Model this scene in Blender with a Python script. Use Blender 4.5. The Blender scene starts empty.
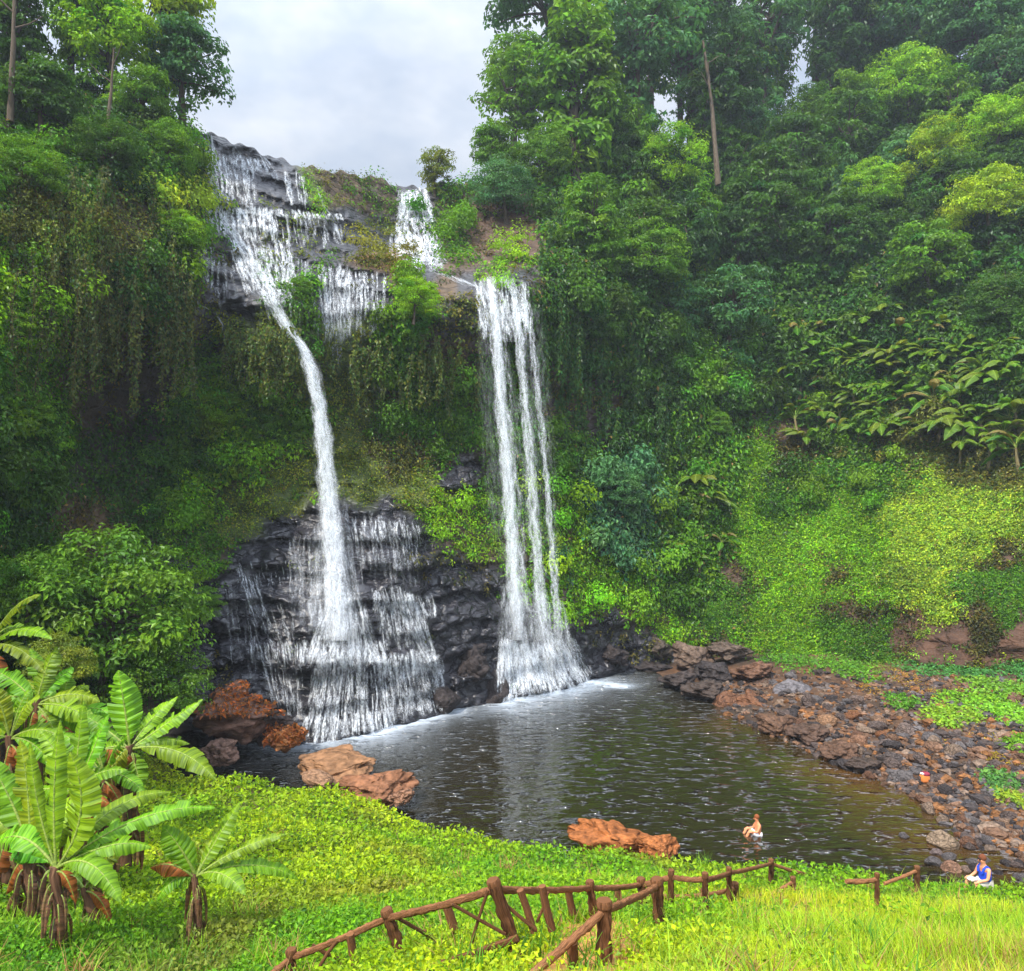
import bpy, math, random
import numpy as np
from mathutils import Vector, Matrix, Euler

random.seed(7)
R = np.random.default_rng(7)
C = bpy.context.scene.collection
F, XC, YH, H = 760.0, 512.0, 500.0, 12.5     # lens (in photo pixels) and eye height over the pool


def P(px, py, d):
    px, py, d = np.broadcast_arrays(np.asarray(px, float), np.asarray(py, float), np.asarray(d, float))
    return np.stack([(px - XC) / F * d, d, H - (py - YH) / F * d], -1)


# ------------------------------------------------------------------ noise
def _hash(i, j, k, s):
    n = (i * 374761393 + j * 668265263 + k * 2147483647 + s * 1274126177) & 0xFFFFFFFF
    n = ((n ^ (n >> 13)) * 1274126177) & 0xFFFFFFFF
    n = ((n ^ (n >> 16)) * 2246822519) & 0xFFFFFFFF
    return ((n ^ (n >> 15)) & 0xFFFFFF) / float(0xFFFFFF)


def vnoise(p, seed=0):
    p = np.asarray(p, float)
    f = np.floor(p)
    t = p - f
    t = t * t * (3 - 2 * t)
    i = f.astype(np.int64)
    out = 0
    for a in (0, 1):
        for b in (0, 1):
            for c in (0, 1):
                w = (t[..., 0] if a else 1 - t[..., 0]) * (t[..., 1] if b else 1 - t[..., 1]) * (t[..., 2] if c else 1 - t[..., 2])
                out = out + w * _hash(i[..., 0] + a, i[..., 1] + b, i[..., 2] + c, seed)
    return out * 2 - 1


def fbm(p, scale, octaves=3, seed=0):
    p = np.asarray(p, float) / scale
    out, amp, tot = 0, 1.0, 0
    for o in range(octaves):
        out = out + amp * vnoise(p * 2 ** o + 17.3 * o, seed + o)
        tot += amp
        amp *= .5
    return out / tot


def worley(p, scale, seed=0):
    """F1 distance and the id value of the nearest cell"""
    p = np.asarray(p, float) / scale
    f = np.floor(p).astype(np.int64)
    best = np.full(p.shape[:-1], 9.0)
    idv = np.zeros(p.shape[:-1])
    for a in (-1, 0, 1):
        for b in (-1, 0, 1):
            for c in (-1, 0, 1):
                i, j, k = f[..., 0] + a, f[..., 1] + b, f[..., 2] + c
                q = np.stack([i + _hash(i, j, k, seed), j + _hash(i, j, k, seed + 1), k + _hash(i, j, k, seed + 2)], -1)
                dd = ((p - q) ** 2).sum(-1)
                m = dd < best
                best = np.where(m, dd, best)
                idv = np.where(m, _hash(i, j, k, seed + 3), idv)
    return np.sqrt(best), idv


def unit(v):
    return v / np.maximum(np.linalg.norm(v, axis=-1, keepdims=True), 1e-9)


# ------------------------------------------------------------------ objects
def tag(o, label=None, cat=None, group=None, kind=None):
    if label: o['label'] = label
    if cat: o['category'] = cat
    if group: o['group'] = group
    if kind: o['kind'] = kind
    return o


def empty(name, loc, rz=0.0):
    o = bpy.data.objects.new(name, None)
    C.objects.link(o)
    o.location = loc
    o.rotation_euler = (0, 0, rz)
    o.empty_display_size = .2
    return o


def raw_mesh(name, V, Fc, smooth=False, attrs=None, uv=None):
    """V (n,3) and quads or tris Fc (m,k) as arrays"""
    V = np.ascontiguousarray(V, np.float32)
    Fc = np.ascontiguousarray(Fc, np.int32)
    me = bpy.data.meshes.new(name)
    me.vertices.add(len(V))
    me.vertices.foreach_set('co', V.ravel())
    k = Fc.shape[1]
    me.loops.add(Fc.size)
    me.loops.foreach_set('vertex_index', Fc.ravel())
    me.polygons.add(len(Fc))
    me.polygons.foreach_set('loop_start', np.arange(0, Fc.size, k, dtype=np.int32))
    me.polygons.foreach_set('use_smooth', np.full(len(Fc), smooth))
    for nm, arr in (attrs or {}).items():
        arr = np.asarray(arr, np.float32)
        if arr.ndim == 2:
            a = me.attributes.new(nm, 'FLOAT_COLOR', 'POINT')
            a.data.foreach_set('color', np.concatenate([arr, np.ones((len(arr), 1), np.float32)], 1).ravel())
        else:
            a = me.attributes.new(nm, 'FLOAT', 'POINT')
            a.data.foreach_set('value', arr)
    if uv is not None:
        l = me.uv_layers.new(name='UVMap')
        l.data.foreach_set('uv', np.asarray(uv, np.float32)[Fc.ravel()].ravel())
    me.update(calc_edges=True)
    me.validate()
    return me


def obj(name, me, mat, parent=None, color=None):
    o = bpy.data.objects.new(name, me)
    if mat and not me.materials:
        me.materials.append(mat)
    C.objects.link(o)
    if parent: o.parent = parent
    if color: o.color = (*color, 1)
    return o


class MB:
    """collects quads with a colour per vertex"""
    def __init__(s):
        s.v, s.f, s.c, s.uv, s.n = [], [], [], [], 0

    def add(s, V, Fc, col=(1, 1, 1), uv=None):
        V = np.asarray(V, float)
        s.v.append(V)
        s.f.append(np.asarray(Fc, int) + s.n)
        col = np.asarray(col, float)
        s.c.append(np.broadcast_to(col, V.shape) if col.ndim < 2 else col)
        s.uv.append(np.zeros((len(V), 2)) if uv is None else uv)
        s.n += len(V)

    def tube(s, pts, rad, n=7, col=(1, 1, 1), cap=True, rough=0.0, seed=0):
        pts = np.asarray(pts, float)
        rad = np.broadcast_to(np.asarray(rad, float), len(pts))
        T = unit(np.gradient(pts, axis=0))
        ref = np.array([0, 0, 1.0]) if abs(T[:, 2].mean()) < .8 else np.array([1.0, 0, 0])
        A = unit(np.cross(T, ref)); B = np.cross(T, A)
        th = np.arange(n) * 2 * math.pi / n
        ring = pts[:, None] + rad[:, None, None] * (np.cos(th)[None, :, None] * A[:, None] + np.sin(th)[None, :, None] * B[:, None])
        V = ring.reshape(-1, 3)
        if rough:
            V = V + rough * rad.max() * np.stack([vnoise(V / max(rad.max(), .02) * 1.3 + 5 * k + seed) for k in range(3)], -1)
        m = len(pts)
        i = np.arange(m - 1)[:, None] * n; j = np.arange(n)[None]
        Fc = np.stack([i + j, i + (j + 1) % n, i + n + (j + 1) % n, i + n + j], -1).reshape(-1, 4)
        uv = np.stack([np.tile(th / 6.283, m), np.repeat(np.r_[0, np.cumsum(np.linalg.norm(np.diff(pts, axis=0), axis=1))], n)], -1)
        s.add(V, Fc, col, uv)
        if cap:
            for e, base in ((0, 0), (m - 1, (m - 1) * n)):
                c0 = V[base:base + n].mean(0)
                VV = np.vstack([V[base:base + n], c0[None]])
                q = [[j, (j + 1) % n, n, n] for j in range(n)]
                s._tri(VV, [[a, b, c] if e else [b, a, c] for a, b, c, _ in q], col)

    def _tri(s, V, tr, col):
        # a triangle is stored as a quad with a mid-edge vertex
        V = np.asarray(V); Q = []; ex = []
        base = len(V)
        for a, b, c in tr:
            ex.append((V[b] + V[c]) / 2)
            Q.append([a, b, base + len(ex) - 1, c])
        s.add(np.vstack([V, np.array(ex)]), Q, col)

    def mesh(s, name, smooth=True):
        return raw_mesh(name, np.vstack(s.v), np.vstack(s.f), smooth, {'col': np.vstack(s.c)}, np.vstack(s.uv))

    def build(s, name, mat, parent=None, smooth=True, color=None):
        return obj(name, s.mesh(name, smooth), mat, parent, color)


# ------------------------------------------------------------------ materials
def new_mat(name):
    m = bpy.data.materials.new(name)
    m.use_nodes = True
    nt = m.node_tree
    nt.nodes.clear()
    return m, nt, nt.nodes.new, nt.links.new


def inp(nt, node, sock, val):
    if hasattr(val, 'is_output'): nt.links.new(val, node.inputs[sock])
    else: node.inputs[sock].default_value = val


def mathn(nt, op, a, b=0.5, c=None, clamp=False):
    n = nt.nodes.new('ShaderNodeMath'); n.operation = op; n.use_clamp = clamp
    inp(nt, n, 0, a); inp(nt, n, 1, b)
    if c is not None: inp(nt, n, 2, c)
    return n.outputs[0]


def mixc(nt, mode, f, a, b):
    n = nt.nodes.new('ShaderNodeMix'); n.data_type = 'RGBA'; n.blend_type = mode
    inp(nt, n, 0, f); inp(nt, n, 6, a); inp(nt, n, 7, b)
    return n.outputs[2]


def noise_n(nt, scale, detail=3, rough=.55, vec=None, dim='3D'):
    n = nt.nodes.new('ShaderNodeTexNoise'); n.noise_dimensions = dim
    n.inputs['Scale'].default_value = scale; n.inputs['Detail'].default_value = detail
    n.inputs['Roughness'].default_value = rough
    if vec is not None: nt.links.new(vec, n.inputs['Vector'])
    return n


def ramp(nt, f, stops):
    n = nt.nodes.new('ShaderNodeValToRGB')
    el = n.color_ramp.elements
    while len(el) < len(stops): el.new(.5)
    for e, (p, c) in zip(el, stops):
        e.position = p; e.color = c if len(c) == 4 else (*c, 1)
    nt.links.new(f, n.inputs[0])
    return n.outputs[0]


def foliage_mat(name, transl=.38, gloss=.05, grough=.38, tint=(1.25, 1.15, .35), stripes=False):
    m, nt, N, L = new_mat(name)
    at = N('ShaderNodeAttribute'); at.attribute_name = 'col'
    oi = N('ShaderNodeObjectInfo')
    col = mixc(nt, 'MULTIPLY', 1.0, at.outputs['Color'], oi.outputs['Color'])
    bump = None
    if stripes:
        uvn = N('ShaderNodeUVMap')
        mp = N('ShaderNodeMapping'); mp.inputs['Scale'].default_value = (.7, 26, 1)
        L(uvn.outputs[0], mp.inputs[0])
        nz = noise_n(nt, 1.0, 2, .6, mp.outputs[0])
        col = mixc(nt, 'MULTIPLY', .8, col, ramp(nt, nz.outputs[0], [(.32, (.28, .40, .35)), (.66, (1.35, 1.25, 1.1))]))
        b = N('ShaderNodeBump'); b.inputs['Strength'].default_value = .18; b.inputs['Distance'].default_value = .03
        L(nz.outputs[0], b.inputs['Height']); bump = b.outputs[0]
    d = N('ShaderNodeBsdfDiffuse'); L(col, d.inputs[0])
    t = N('ShaderNodeBsdfTranslucent'); L(mixc(nt, 'MULTIPLY', 1.0, col, (*tint, 1)), t.inputs[0])
    g = N('ShaderNodeBsdfGlossy'); g.inputs['Roughness'].default_value = grough; g.inputs[0].default_value = (.9, .95, 1, 1)
    m1 = N('ShaderNodeMixShader'); m1.inputs[0].default_value = transl; L(d.outputs[0], m1.inputs[1]); L(t.outputs[0], m1.inputs[2])
    m2 = N('ShaderNodeMixShader'); m2.inputs[0].default_value = gloss; L(m1.outputs[0], m2.inputs[1]); L(g.outputs[0], m2.inputs[2])
    if bump:
        for s in (d, t, g): L(bump, s.inputs['Normal'])
    o = N('ShaderNodeOutputMaterial'); L(m2.outputs[0], o.inputs[0])
    return m


def solid_mat(name, rough=.75, nscale=2.0, namp=.5, bump=.4, bdist=.05, spec=.4, wet=False, uvgrain=False, vor=0.0):
    m, nt, N, L = new_mat(name)
    at = N('ShaderNodeAttribute'); at.attribute_name = 'col'
    oi = N('ShaderNodeObjectInfo')
    col = mixc(nt, 'MULTIPLY', 1.0, at.outputs['Color'], oi.outputs['Color'])
    tc = N('ShaderNodeTexCoord')
    vec = tc.outputs['Object']
    if uvgrain:
        uvn = N('ShaderNodeUVMap'); mp = N('ShaderNodeMapping'); mp.inputs['Scale'].default_value = (5, .7, 1)
        L(uvn.outputs[0], mp.inputs[0]); vec = mp.outputs[0]
    nz = noise_n(nt, nscale, 6, .62, vec)
    lo, hi = 1 - namp, 1 + namp
    col = mixc(nt, 'MULTIPLY', 1.0, col, ramp(nt, nz.outputs[0], [(.3, (lo, lo, lo)), (.5, (1, 1, 1)), (.72, (hi, hi, hi))]))
    h = nz.outputs[0]
    if vor:
        v = N('ShaderNodeTexVoronoi'); v.inputs['Scale'].default_value = vor; v.feature = 'DISTANCE_TO_EDGE'
        mp2 = N('ShaderNodeMapping'); mp2.inputs['Scale'].default_value = (1, 1, 2.2); L(tc.outputs['Object'], mp2.inputs[0])
        wn = noise_n(nt, 1.5, 3, .6, mp2.outputs[0])
        L(mixc(nt, 'LINEAR_LIGHT', .3, mp2.outputs[0], wn.outputs['Color']), v.inputs['Vector'])
        h = mathn(nt, 'ADD', nz.outputs[0], mathn(nt, 'MULTIPLY', mathn(nt, 'MINIMUM', v.outputs[0], .15), 4.0))
    b = N('ShaderNodeBump'); b.inputs['Strength'].default_value = bump; b.inputs['Distance'].default_value = bdist
    L(h, b.inputs['Height'])
    p = N('ShaderNodeBsdfPrincipled')
    L(col, p.inputs['Base Color']); L(b.outputs[0], p.inputs['Normal'])
    p.inputs['Specular IOR Level'].default_value = spec
    if wet:
        a2 = N('ShaderNodeAttribute'); a2.attribute_name = 'wet'
        L(mathn(nt, 'SUBTRACT', rough, mathn(nt, 'MULTIPLY', a2.outputs['Fac'], rough - .26)), p.inputs['Roughness'])
    else:
        p.inputs['Roughness'].default_value = rough
    o = N('ShaderNodeOutputMaterial'); L(p.outputs[0], o.inputs[0])
    return m


M_LEAF = foliage_mat('leaf', .40, .012)
M_GRASS = foliage_mat('grass_blade', .42, .010, .5, (1.2, 1.15, .3))
M_BANANA = foliage_mat('banana_leaf', .42, .016, .45, (1.25, 1.2, .3), True)
M_BARK = solid_mat('bark', .9, 3.0, .6, .8, .04, .05, uvgrain=True)
M_WOOD = solid_mat('weathered_wood', .9, 5.0, .8, 1.0, .03, .05, uvgrain=True)
M_CLIFF = solid_mat('cliff_rock', .85, 1.1, .55, .7, .25, .5, wet=True, vor=.8)
M_SOIL = solid_mat('soil', .95, 1.4, .5, .6, .08, .2)
M_ROCK = solid_mat('boulder', .8, 5.0, .68, .9, .10, .15, vor=1.6)
M_CLOTH = solid_mat('cloth', .85, 8.0, .12, .2, .01, .2)
M_SKIN = solid_mat('skin', .55, 5.0, .08, .1, .01, .4)


def water_ribbon_mat():
    m, nt, N, L = new_mat('falling_water')
    uvn = N('ShaderNodeUVMap')
    mp = N('ShaderNodeMapping'); mp.inputs['Scale'].default_value = (5.0, 1.0, 1); L(uvn.outputs[0], mp.inputs[0])
    n1 = noise_n(nt, 1.0, 3, .6, mp.outputs[0], '2D')
    mp2 = N('ShaderNodeMapping'); mp2.inputs['Scale'].default_value = (13, 6.0, 1); L(uvn.outputs[0], mp2.inputs[0])
    n2 = noise_n(nt, 1.0, 2, .7, mp2.outputs[0], '2D')
    e = N('ShaderNodeAttribute'); e.attribute_name = 'edge'
    dn = N('ShaderNodeAttribute'); dn.attribute_name = 'dens'
    s1 = mathn(nt, 'MULTIPLY', mathn(nt, 'SUBTRACT', n1.outputs[0], .38), 3.2, clamp=True)
    s2 = mathn(nt, 'MULTIPLY', mathn(nt, 'SUBTRACT', n2.outputs[0], .34), 3.2, clamp=True)
    a = mathn(nt, 'MULTIPLY', s1, mathn(nt, 'ADD', mathn(nt, 'MULTIPLY', s2, .85), .15))
    a = mathn(nt, 'MULTIPLY', a, e.outputs['Fac'])
    a = mathn(nt, 'MULTIPLY', a, dn.outputs['Fac'], clamp=True)
    d = N('ShaderNodeBsdfDiffuse'); d.inputs[0].default_value = (.86, .90, .95, 1)
    t = N('ShaderNodeBsdfTranslucent'); t.inputs[0].default_value = (.86, .90, .95, 1)
    mx = N('ShaderNodeMixShader'); mx.inputs[0].default_value = .4; L(d.outputs[0], mx.inputs[1]); L(t.outputs[0], mx.inputs[2])
    tr = N('ShaderNodeBsdfTransparent')
    m2 = N('ShaderNodeMixShader'); L(a, m2.inputs[0]); L(tr.outputs[0], m2.inputs[1]); L(mx.outputs[0], m2.inputs[2])
    o = N('ShaderNodeOutputMaterial'); L(m2.outputs[0], o.inputs[0])
    return m


M_FALL = water_ribbon_mat()

# ------------------------------------------------------------------ the bowl of the cliff: distance of the rock for each direction
DP = """-350,900,12 -350,500,15 -350,100,21 -350,-200,27 -150,800,18 -150,600,20 -150,400,22 -150,100,26 -150,-100,32
0,800,27 0,640,28 0,450,29 0,300,30 0,150,34 0,60,42 0,-60,50 100,800,33 100,600,35 100,440,39 100,370,38.5 100,300,35 100,200,36 100,130,40 100,80,46 100,0,54
180,770,37.5 180,600,39 180,450,44 180,360,44 180,320,40 180,230,41 180,150,44 190,125,47 190,40,56
215,770,39 215,640,40.5 215,560,42 215,500,44.5 215,420,45.5 215,345,45 215,310,43 215,240,44.5 215,215,45.5 215,160,48 215,138,50
260,770,38.5 260,640,40.5 260,560,42 260,500,45 260,400,46.5 260,345,43.8 260,300,43.5 260,250,46 260,218,47 260,165,50.5 260,148,52
325,770,39 325,645,40.5 325,560,42.5 325,505,43.5 325,480,46 325,420,48 325,355,46.5 325,300,46 325,272,46.5 325,245,50 325,215,51 325,172,54
400,755,41.5 400,640,42.8 400,580,43.5 400,512,45 400,485,48 400,400,49.5 400,340,48 400,285,49 400,266,52 400,240,58 400,188,62
460,740,45 460,600,46.5 460,520,49 460,420,51 460,350,50 460,294,49.5 460,280,53 460,240,60 460,188,65
510,730,47 510,640,48.5 510,560,51 510,450,53 510,360,53 510,294,50.8 510,278,52 510,250,59 510,195,66
580,710,50 580,600,53 580,450,57 580,350,58 580,290,57 580,250,60 580,150,69
650,690,56.5 650,600,58 650,450,61 650,350,62 650,250,66 650,150,75
750,680,56 750,600,60 750,500,64 750,400,68 750,300,72 750,150,84 750,60,92
850,680,51.5 850,600,55 850,500,61 850,400,67 850,300,72 850,150,84 850,60,95
950,685,47.5 950,645,48.5 950,590,49.5 950,500,56 950,400,62 950,300,67 950,150,78 950,30,90
1024,685,45 1024,600,47 1024,500,52 1024,400,57 1024,300,62 1024,150,72 1024,0,85
1250,700,40 1250,500,44 1250,300,52 1250,100,62 1250,-100,75 1450,700,36 1450,400,42 1450,100,52 1450,-100,60"""
DP = np.array([[float(t) for t in w.split(',')] for w in DP.split()])


def _ker(a, b):
    r = np.sqrt(((a[:, None] - b[None]) ** 2).sum(-1) + 60.0)
    return r


_X = DP[:, :2] * np.array([1.0, 1.25])
_n = len(DP)
_A = np.zeros((_n + 3, _n + 3))
_A[:_n, :_n] = _ker(_X, _X)
_A[:_n, _n:] = np.c_[np.ones(_n), _X]
_A[_n:, :_n] = _A[:_n, _n:].T
_w = np.linalg.solve(_A, np.r_[DP[:, 2], 0, 0, 0])
GX = np.arange(-402, 1503, 3.0)
GY = np.arange(-303, 1003, 3.0)
_gx, _gy = np.meshgrid(GX, GY)
_q = np.stack([_gx.ravel(), _gy.ravel()], -1)
_D = np.zeros(len(_q))
for _i in range(0, len(_q), 40000):
    qq = _q[_i:_i + 40000] * np.array([1.0, 1.25])
    _D[_i:_i + 40000] = _ker(qq, _X) @ _w[:_n] + np.c_[np.ones(len(qq)), qq] @ _w[_n:]

# what grows where on it: place, palette, cover 0..1, leaf size, kind of rock; yl on the right slope paints the sun patch into yellowish leaves
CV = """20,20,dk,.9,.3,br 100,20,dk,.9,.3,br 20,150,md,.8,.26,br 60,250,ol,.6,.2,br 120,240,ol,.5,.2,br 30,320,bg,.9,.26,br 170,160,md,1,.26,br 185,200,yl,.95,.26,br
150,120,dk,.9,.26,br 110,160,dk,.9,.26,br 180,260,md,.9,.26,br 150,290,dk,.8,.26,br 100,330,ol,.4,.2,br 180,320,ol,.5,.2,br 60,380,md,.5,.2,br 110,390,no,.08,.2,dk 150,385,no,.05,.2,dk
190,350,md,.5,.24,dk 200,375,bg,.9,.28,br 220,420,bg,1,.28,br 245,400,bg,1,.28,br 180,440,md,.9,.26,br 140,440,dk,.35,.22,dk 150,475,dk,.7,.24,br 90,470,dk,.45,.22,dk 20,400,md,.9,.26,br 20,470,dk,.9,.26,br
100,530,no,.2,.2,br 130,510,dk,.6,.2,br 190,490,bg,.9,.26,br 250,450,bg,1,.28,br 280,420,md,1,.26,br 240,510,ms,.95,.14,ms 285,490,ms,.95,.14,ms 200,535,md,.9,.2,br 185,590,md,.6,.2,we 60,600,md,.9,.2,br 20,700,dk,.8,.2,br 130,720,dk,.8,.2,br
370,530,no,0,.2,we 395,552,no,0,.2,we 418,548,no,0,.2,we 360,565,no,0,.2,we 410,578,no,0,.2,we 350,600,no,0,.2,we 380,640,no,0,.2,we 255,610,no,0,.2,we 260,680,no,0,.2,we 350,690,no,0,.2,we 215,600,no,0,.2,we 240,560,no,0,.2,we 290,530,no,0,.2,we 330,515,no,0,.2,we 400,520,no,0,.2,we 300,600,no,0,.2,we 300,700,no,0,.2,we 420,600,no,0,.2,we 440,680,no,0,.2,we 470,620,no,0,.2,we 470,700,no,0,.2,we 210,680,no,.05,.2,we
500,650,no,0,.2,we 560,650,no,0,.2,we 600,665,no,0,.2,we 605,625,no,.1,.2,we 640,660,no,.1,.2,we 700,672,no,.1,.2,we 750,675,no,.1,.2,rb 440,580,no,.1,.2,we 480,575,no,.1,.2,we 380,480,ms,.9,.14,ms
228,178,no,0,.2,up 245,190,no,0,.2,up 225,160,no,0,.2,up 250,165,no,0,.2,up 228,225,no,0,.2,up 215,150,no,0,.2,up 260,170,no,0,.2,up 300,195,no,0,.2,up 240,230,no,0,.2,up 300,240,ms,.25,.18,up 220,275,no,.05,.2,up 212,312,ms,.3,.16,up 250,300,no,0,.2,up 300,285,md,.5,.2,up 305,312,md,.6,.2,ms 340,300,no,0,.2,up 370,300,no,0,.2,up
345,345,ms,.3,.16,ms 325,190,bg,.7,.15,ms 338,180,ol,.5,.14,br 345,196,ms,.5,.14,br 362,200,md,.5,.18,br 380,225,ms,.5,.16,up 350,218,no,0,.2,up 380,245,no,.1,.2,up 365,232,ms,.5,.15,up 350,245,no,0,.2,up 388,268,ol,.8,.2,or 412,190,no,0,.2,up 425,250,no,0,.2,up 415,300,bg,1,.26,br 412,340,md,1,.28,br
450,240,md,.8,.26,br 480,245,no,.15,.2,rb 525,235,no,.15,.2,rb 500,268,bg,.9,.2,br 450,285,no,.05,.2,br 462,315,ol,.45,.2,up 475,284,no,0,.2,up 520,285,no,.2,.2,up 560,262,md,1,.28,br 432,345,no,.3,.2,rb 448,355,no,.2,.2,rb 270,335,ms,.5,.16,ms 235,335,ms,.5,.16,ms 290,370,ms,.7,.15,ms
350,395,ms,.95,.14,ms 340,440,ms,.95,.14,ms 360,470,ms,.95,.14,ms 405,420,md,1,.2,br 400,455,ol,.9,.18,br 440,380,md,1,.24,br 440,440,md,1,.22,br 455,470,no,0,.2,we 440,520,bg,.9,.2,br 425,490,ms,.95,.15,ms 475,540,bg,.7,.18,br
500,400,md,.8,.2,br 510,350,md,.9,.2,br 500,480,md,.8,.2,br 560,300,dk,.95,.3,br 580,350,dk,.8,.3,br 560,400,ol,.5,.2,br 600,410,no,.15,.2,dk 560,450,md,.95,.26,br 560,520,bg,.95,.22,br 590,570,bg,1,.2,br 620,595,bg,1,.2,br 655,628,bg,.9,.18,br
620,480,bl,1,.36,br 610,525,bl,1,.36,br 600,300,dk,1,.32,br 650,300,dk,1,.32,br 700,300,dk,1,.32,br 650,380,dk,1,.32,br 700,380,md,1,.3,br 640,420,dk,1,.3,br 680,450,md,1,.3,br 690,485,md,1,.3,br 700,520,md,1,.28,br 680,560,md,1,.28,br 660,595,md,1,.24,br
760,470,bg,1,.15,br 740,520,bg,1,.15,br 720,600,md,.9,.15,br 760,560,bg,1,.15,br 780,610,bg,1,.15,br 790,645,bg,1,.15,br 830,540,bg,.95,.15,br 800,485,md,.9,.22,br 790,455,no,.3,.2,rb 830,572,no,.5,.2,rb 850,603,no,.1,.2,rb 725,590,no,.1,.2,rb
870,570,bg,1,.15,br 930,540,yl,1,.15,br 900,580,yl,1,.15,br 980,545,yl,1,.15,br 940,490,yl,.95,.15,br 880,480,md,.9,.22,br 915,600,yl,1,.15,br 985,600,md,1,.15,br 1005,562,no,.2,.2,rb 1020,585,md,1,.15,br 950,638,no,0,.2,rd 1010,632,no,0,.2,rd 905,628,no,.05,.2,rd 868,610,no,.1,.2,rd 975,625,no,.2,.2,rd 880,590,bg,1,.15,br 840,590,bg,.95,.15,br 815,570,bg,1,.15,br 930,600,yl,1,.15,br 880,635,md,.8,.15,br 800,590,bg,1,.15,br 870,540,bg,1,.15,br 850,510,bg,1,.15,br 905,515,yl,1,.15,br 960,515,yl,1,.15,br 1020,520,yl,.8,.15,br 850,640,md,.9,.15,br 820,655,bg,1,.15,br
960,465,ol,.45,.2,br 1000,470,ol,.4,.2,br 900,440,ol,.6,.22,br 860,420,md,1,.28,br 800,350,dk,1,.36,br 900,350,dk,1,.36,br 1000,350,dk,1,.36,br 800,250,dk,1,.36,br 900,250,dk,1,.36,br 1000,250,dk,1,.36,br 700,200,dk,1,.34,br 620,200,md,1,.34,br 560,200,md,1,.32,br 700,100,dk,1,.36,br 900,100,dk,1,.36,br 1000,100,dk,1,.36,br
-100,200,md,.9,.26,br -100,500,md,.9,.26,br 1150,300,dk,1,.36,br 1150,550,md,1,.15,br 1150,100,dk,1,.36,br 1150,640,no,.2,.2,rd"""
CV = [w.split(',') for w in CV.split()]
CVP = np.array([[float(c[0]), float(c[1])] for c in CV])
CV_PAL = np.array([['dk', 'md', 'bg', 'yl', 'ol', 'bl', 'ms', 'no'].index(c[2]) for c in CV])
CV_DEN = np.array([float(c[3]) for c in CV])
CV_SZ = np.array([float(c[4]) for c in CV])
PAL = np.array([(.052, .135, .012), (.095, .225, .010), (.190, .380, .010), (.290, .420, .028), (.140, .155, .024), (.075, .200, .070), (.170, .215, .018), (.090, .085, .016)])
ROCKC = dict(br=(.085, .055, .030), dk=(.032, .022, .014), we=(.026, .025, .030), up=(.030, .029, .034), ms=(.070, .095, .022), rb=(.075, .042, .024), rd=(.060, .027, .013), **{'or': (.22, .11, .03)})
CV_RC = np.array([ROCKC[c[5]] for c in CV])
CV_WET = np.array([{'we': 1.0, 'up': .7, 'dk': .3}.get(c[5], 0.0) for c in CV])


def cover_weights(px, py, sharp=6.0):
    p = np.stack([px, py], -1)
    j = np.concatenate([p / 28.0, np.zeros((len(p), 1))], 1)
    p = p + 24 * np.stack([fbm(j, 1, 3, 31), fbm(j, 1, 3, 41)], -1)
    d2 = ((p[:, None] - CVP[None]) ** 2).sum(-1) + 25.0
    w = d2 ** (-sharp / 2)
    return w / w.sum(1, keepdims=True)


def cover_pick(px, py):
    out = np.zeros(len(px), int)
    for i in range(0, len(px), 20000):
        w = cover_weights(px[i:i + 20000], py[i:i + 20000])
        cs = np.cumsum(w, 1)
        out[i:i + 20000] = (cs < R.random(len(w))[:, None]).sum(1).clip(0, len(CV) - 1)
    return out


# roughness of the rock face
_P0 = P(_q[:, 0], _q[:, 1], _D)
_wet = np.zeros(len(_q))
_rc = np.zeros((len(_q), 3))
for _i in range(0, len(_q), 20000):
    w = cover_weights(_q[_i:_i + 20000, 0], _q[_i:_i + 20000, 1], 6.0)
    _wet[_i:_i + 20000] = w @ CV_WET
    _rc[_i:_i + 20000] = w @ CV_RC
_n1 = fbm(_P0, 7.0, 4, 3)
_f1, _id1 = worley(_P0 * np.array([1, 1, 1.7]), 1.7, 5)
_f2, _id2 = worley(_P0 * np.array([1, 1, 2.0]), .65, 9)
_strat = _P0[:, 2] + .8 * fbm(_P0 * np.array([1, 1, .3]), 5, 2, 12)
_saw = ((_strat / 1.7) % 1.0)
_block = (_id1 - .5) * .9 - .25 * _f1 + (_id2 - .5) * .35 + (_saw - .5) * -.7
_disp = _n1 * (2.1 - 1.2 * _wet) + _block * (.30 + .70 * np.clip(_wet * 1.2, 0, 1))
_fade = np.clip((_P0[:, 1] - 16) / 14, .2, 1)
_D = _D - _disp * _fade * .9
DG = _D.reshape(len(GY), len(GX))
WG = _wet.reshape(DG.shape)
RG = _rc.reshape(*DG.shape, 3)


def bil(G, px, py):
    px = np.asarray(px, float); py = np.asarray(py, float)
    fx = np.clip((px - GX[0]) / 3.0, 0, len(GX) - 1.001); fy = np.clip((py - GY[0]) / 3.0, 0, len(GY) - 1.001)
    i = fx.astype(int); j = fy.astype(int); u = fx - i; v = fy - j
    if G.ndim == 3: u = u[..., None]; v = v[..., None]
    return (G[j, i] * (1 - u) + G[j, i + 1] * u) * (1 - v) + (G[j + 1, i] * (1 - u) + G[j + 1, i + 1] * u) * v


def D(px, py): return bil(DG, px, py)


# smoothed copy for water that should not follow every stone
def _blur(G, k):
    for ax in (0, 1):
        pad = np.pad(G, [(k, k) if a == ax else (0, 0) for a in (0, 1)], 'edge')
        cs = np.cumsum(np.insert(pad, 0, 0, ax), ax)
        G = (np.take(cs, np.arange(2 * k + 1, cs.shape[ax]), ax) - np.take(cs, np.arange(0, cs.shape[ax] - 2 * k - 1), ax)) / (2 * k + 1)
    return G


DS = np.minimum(_blur(DG, 2), DG + .1)


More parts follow.
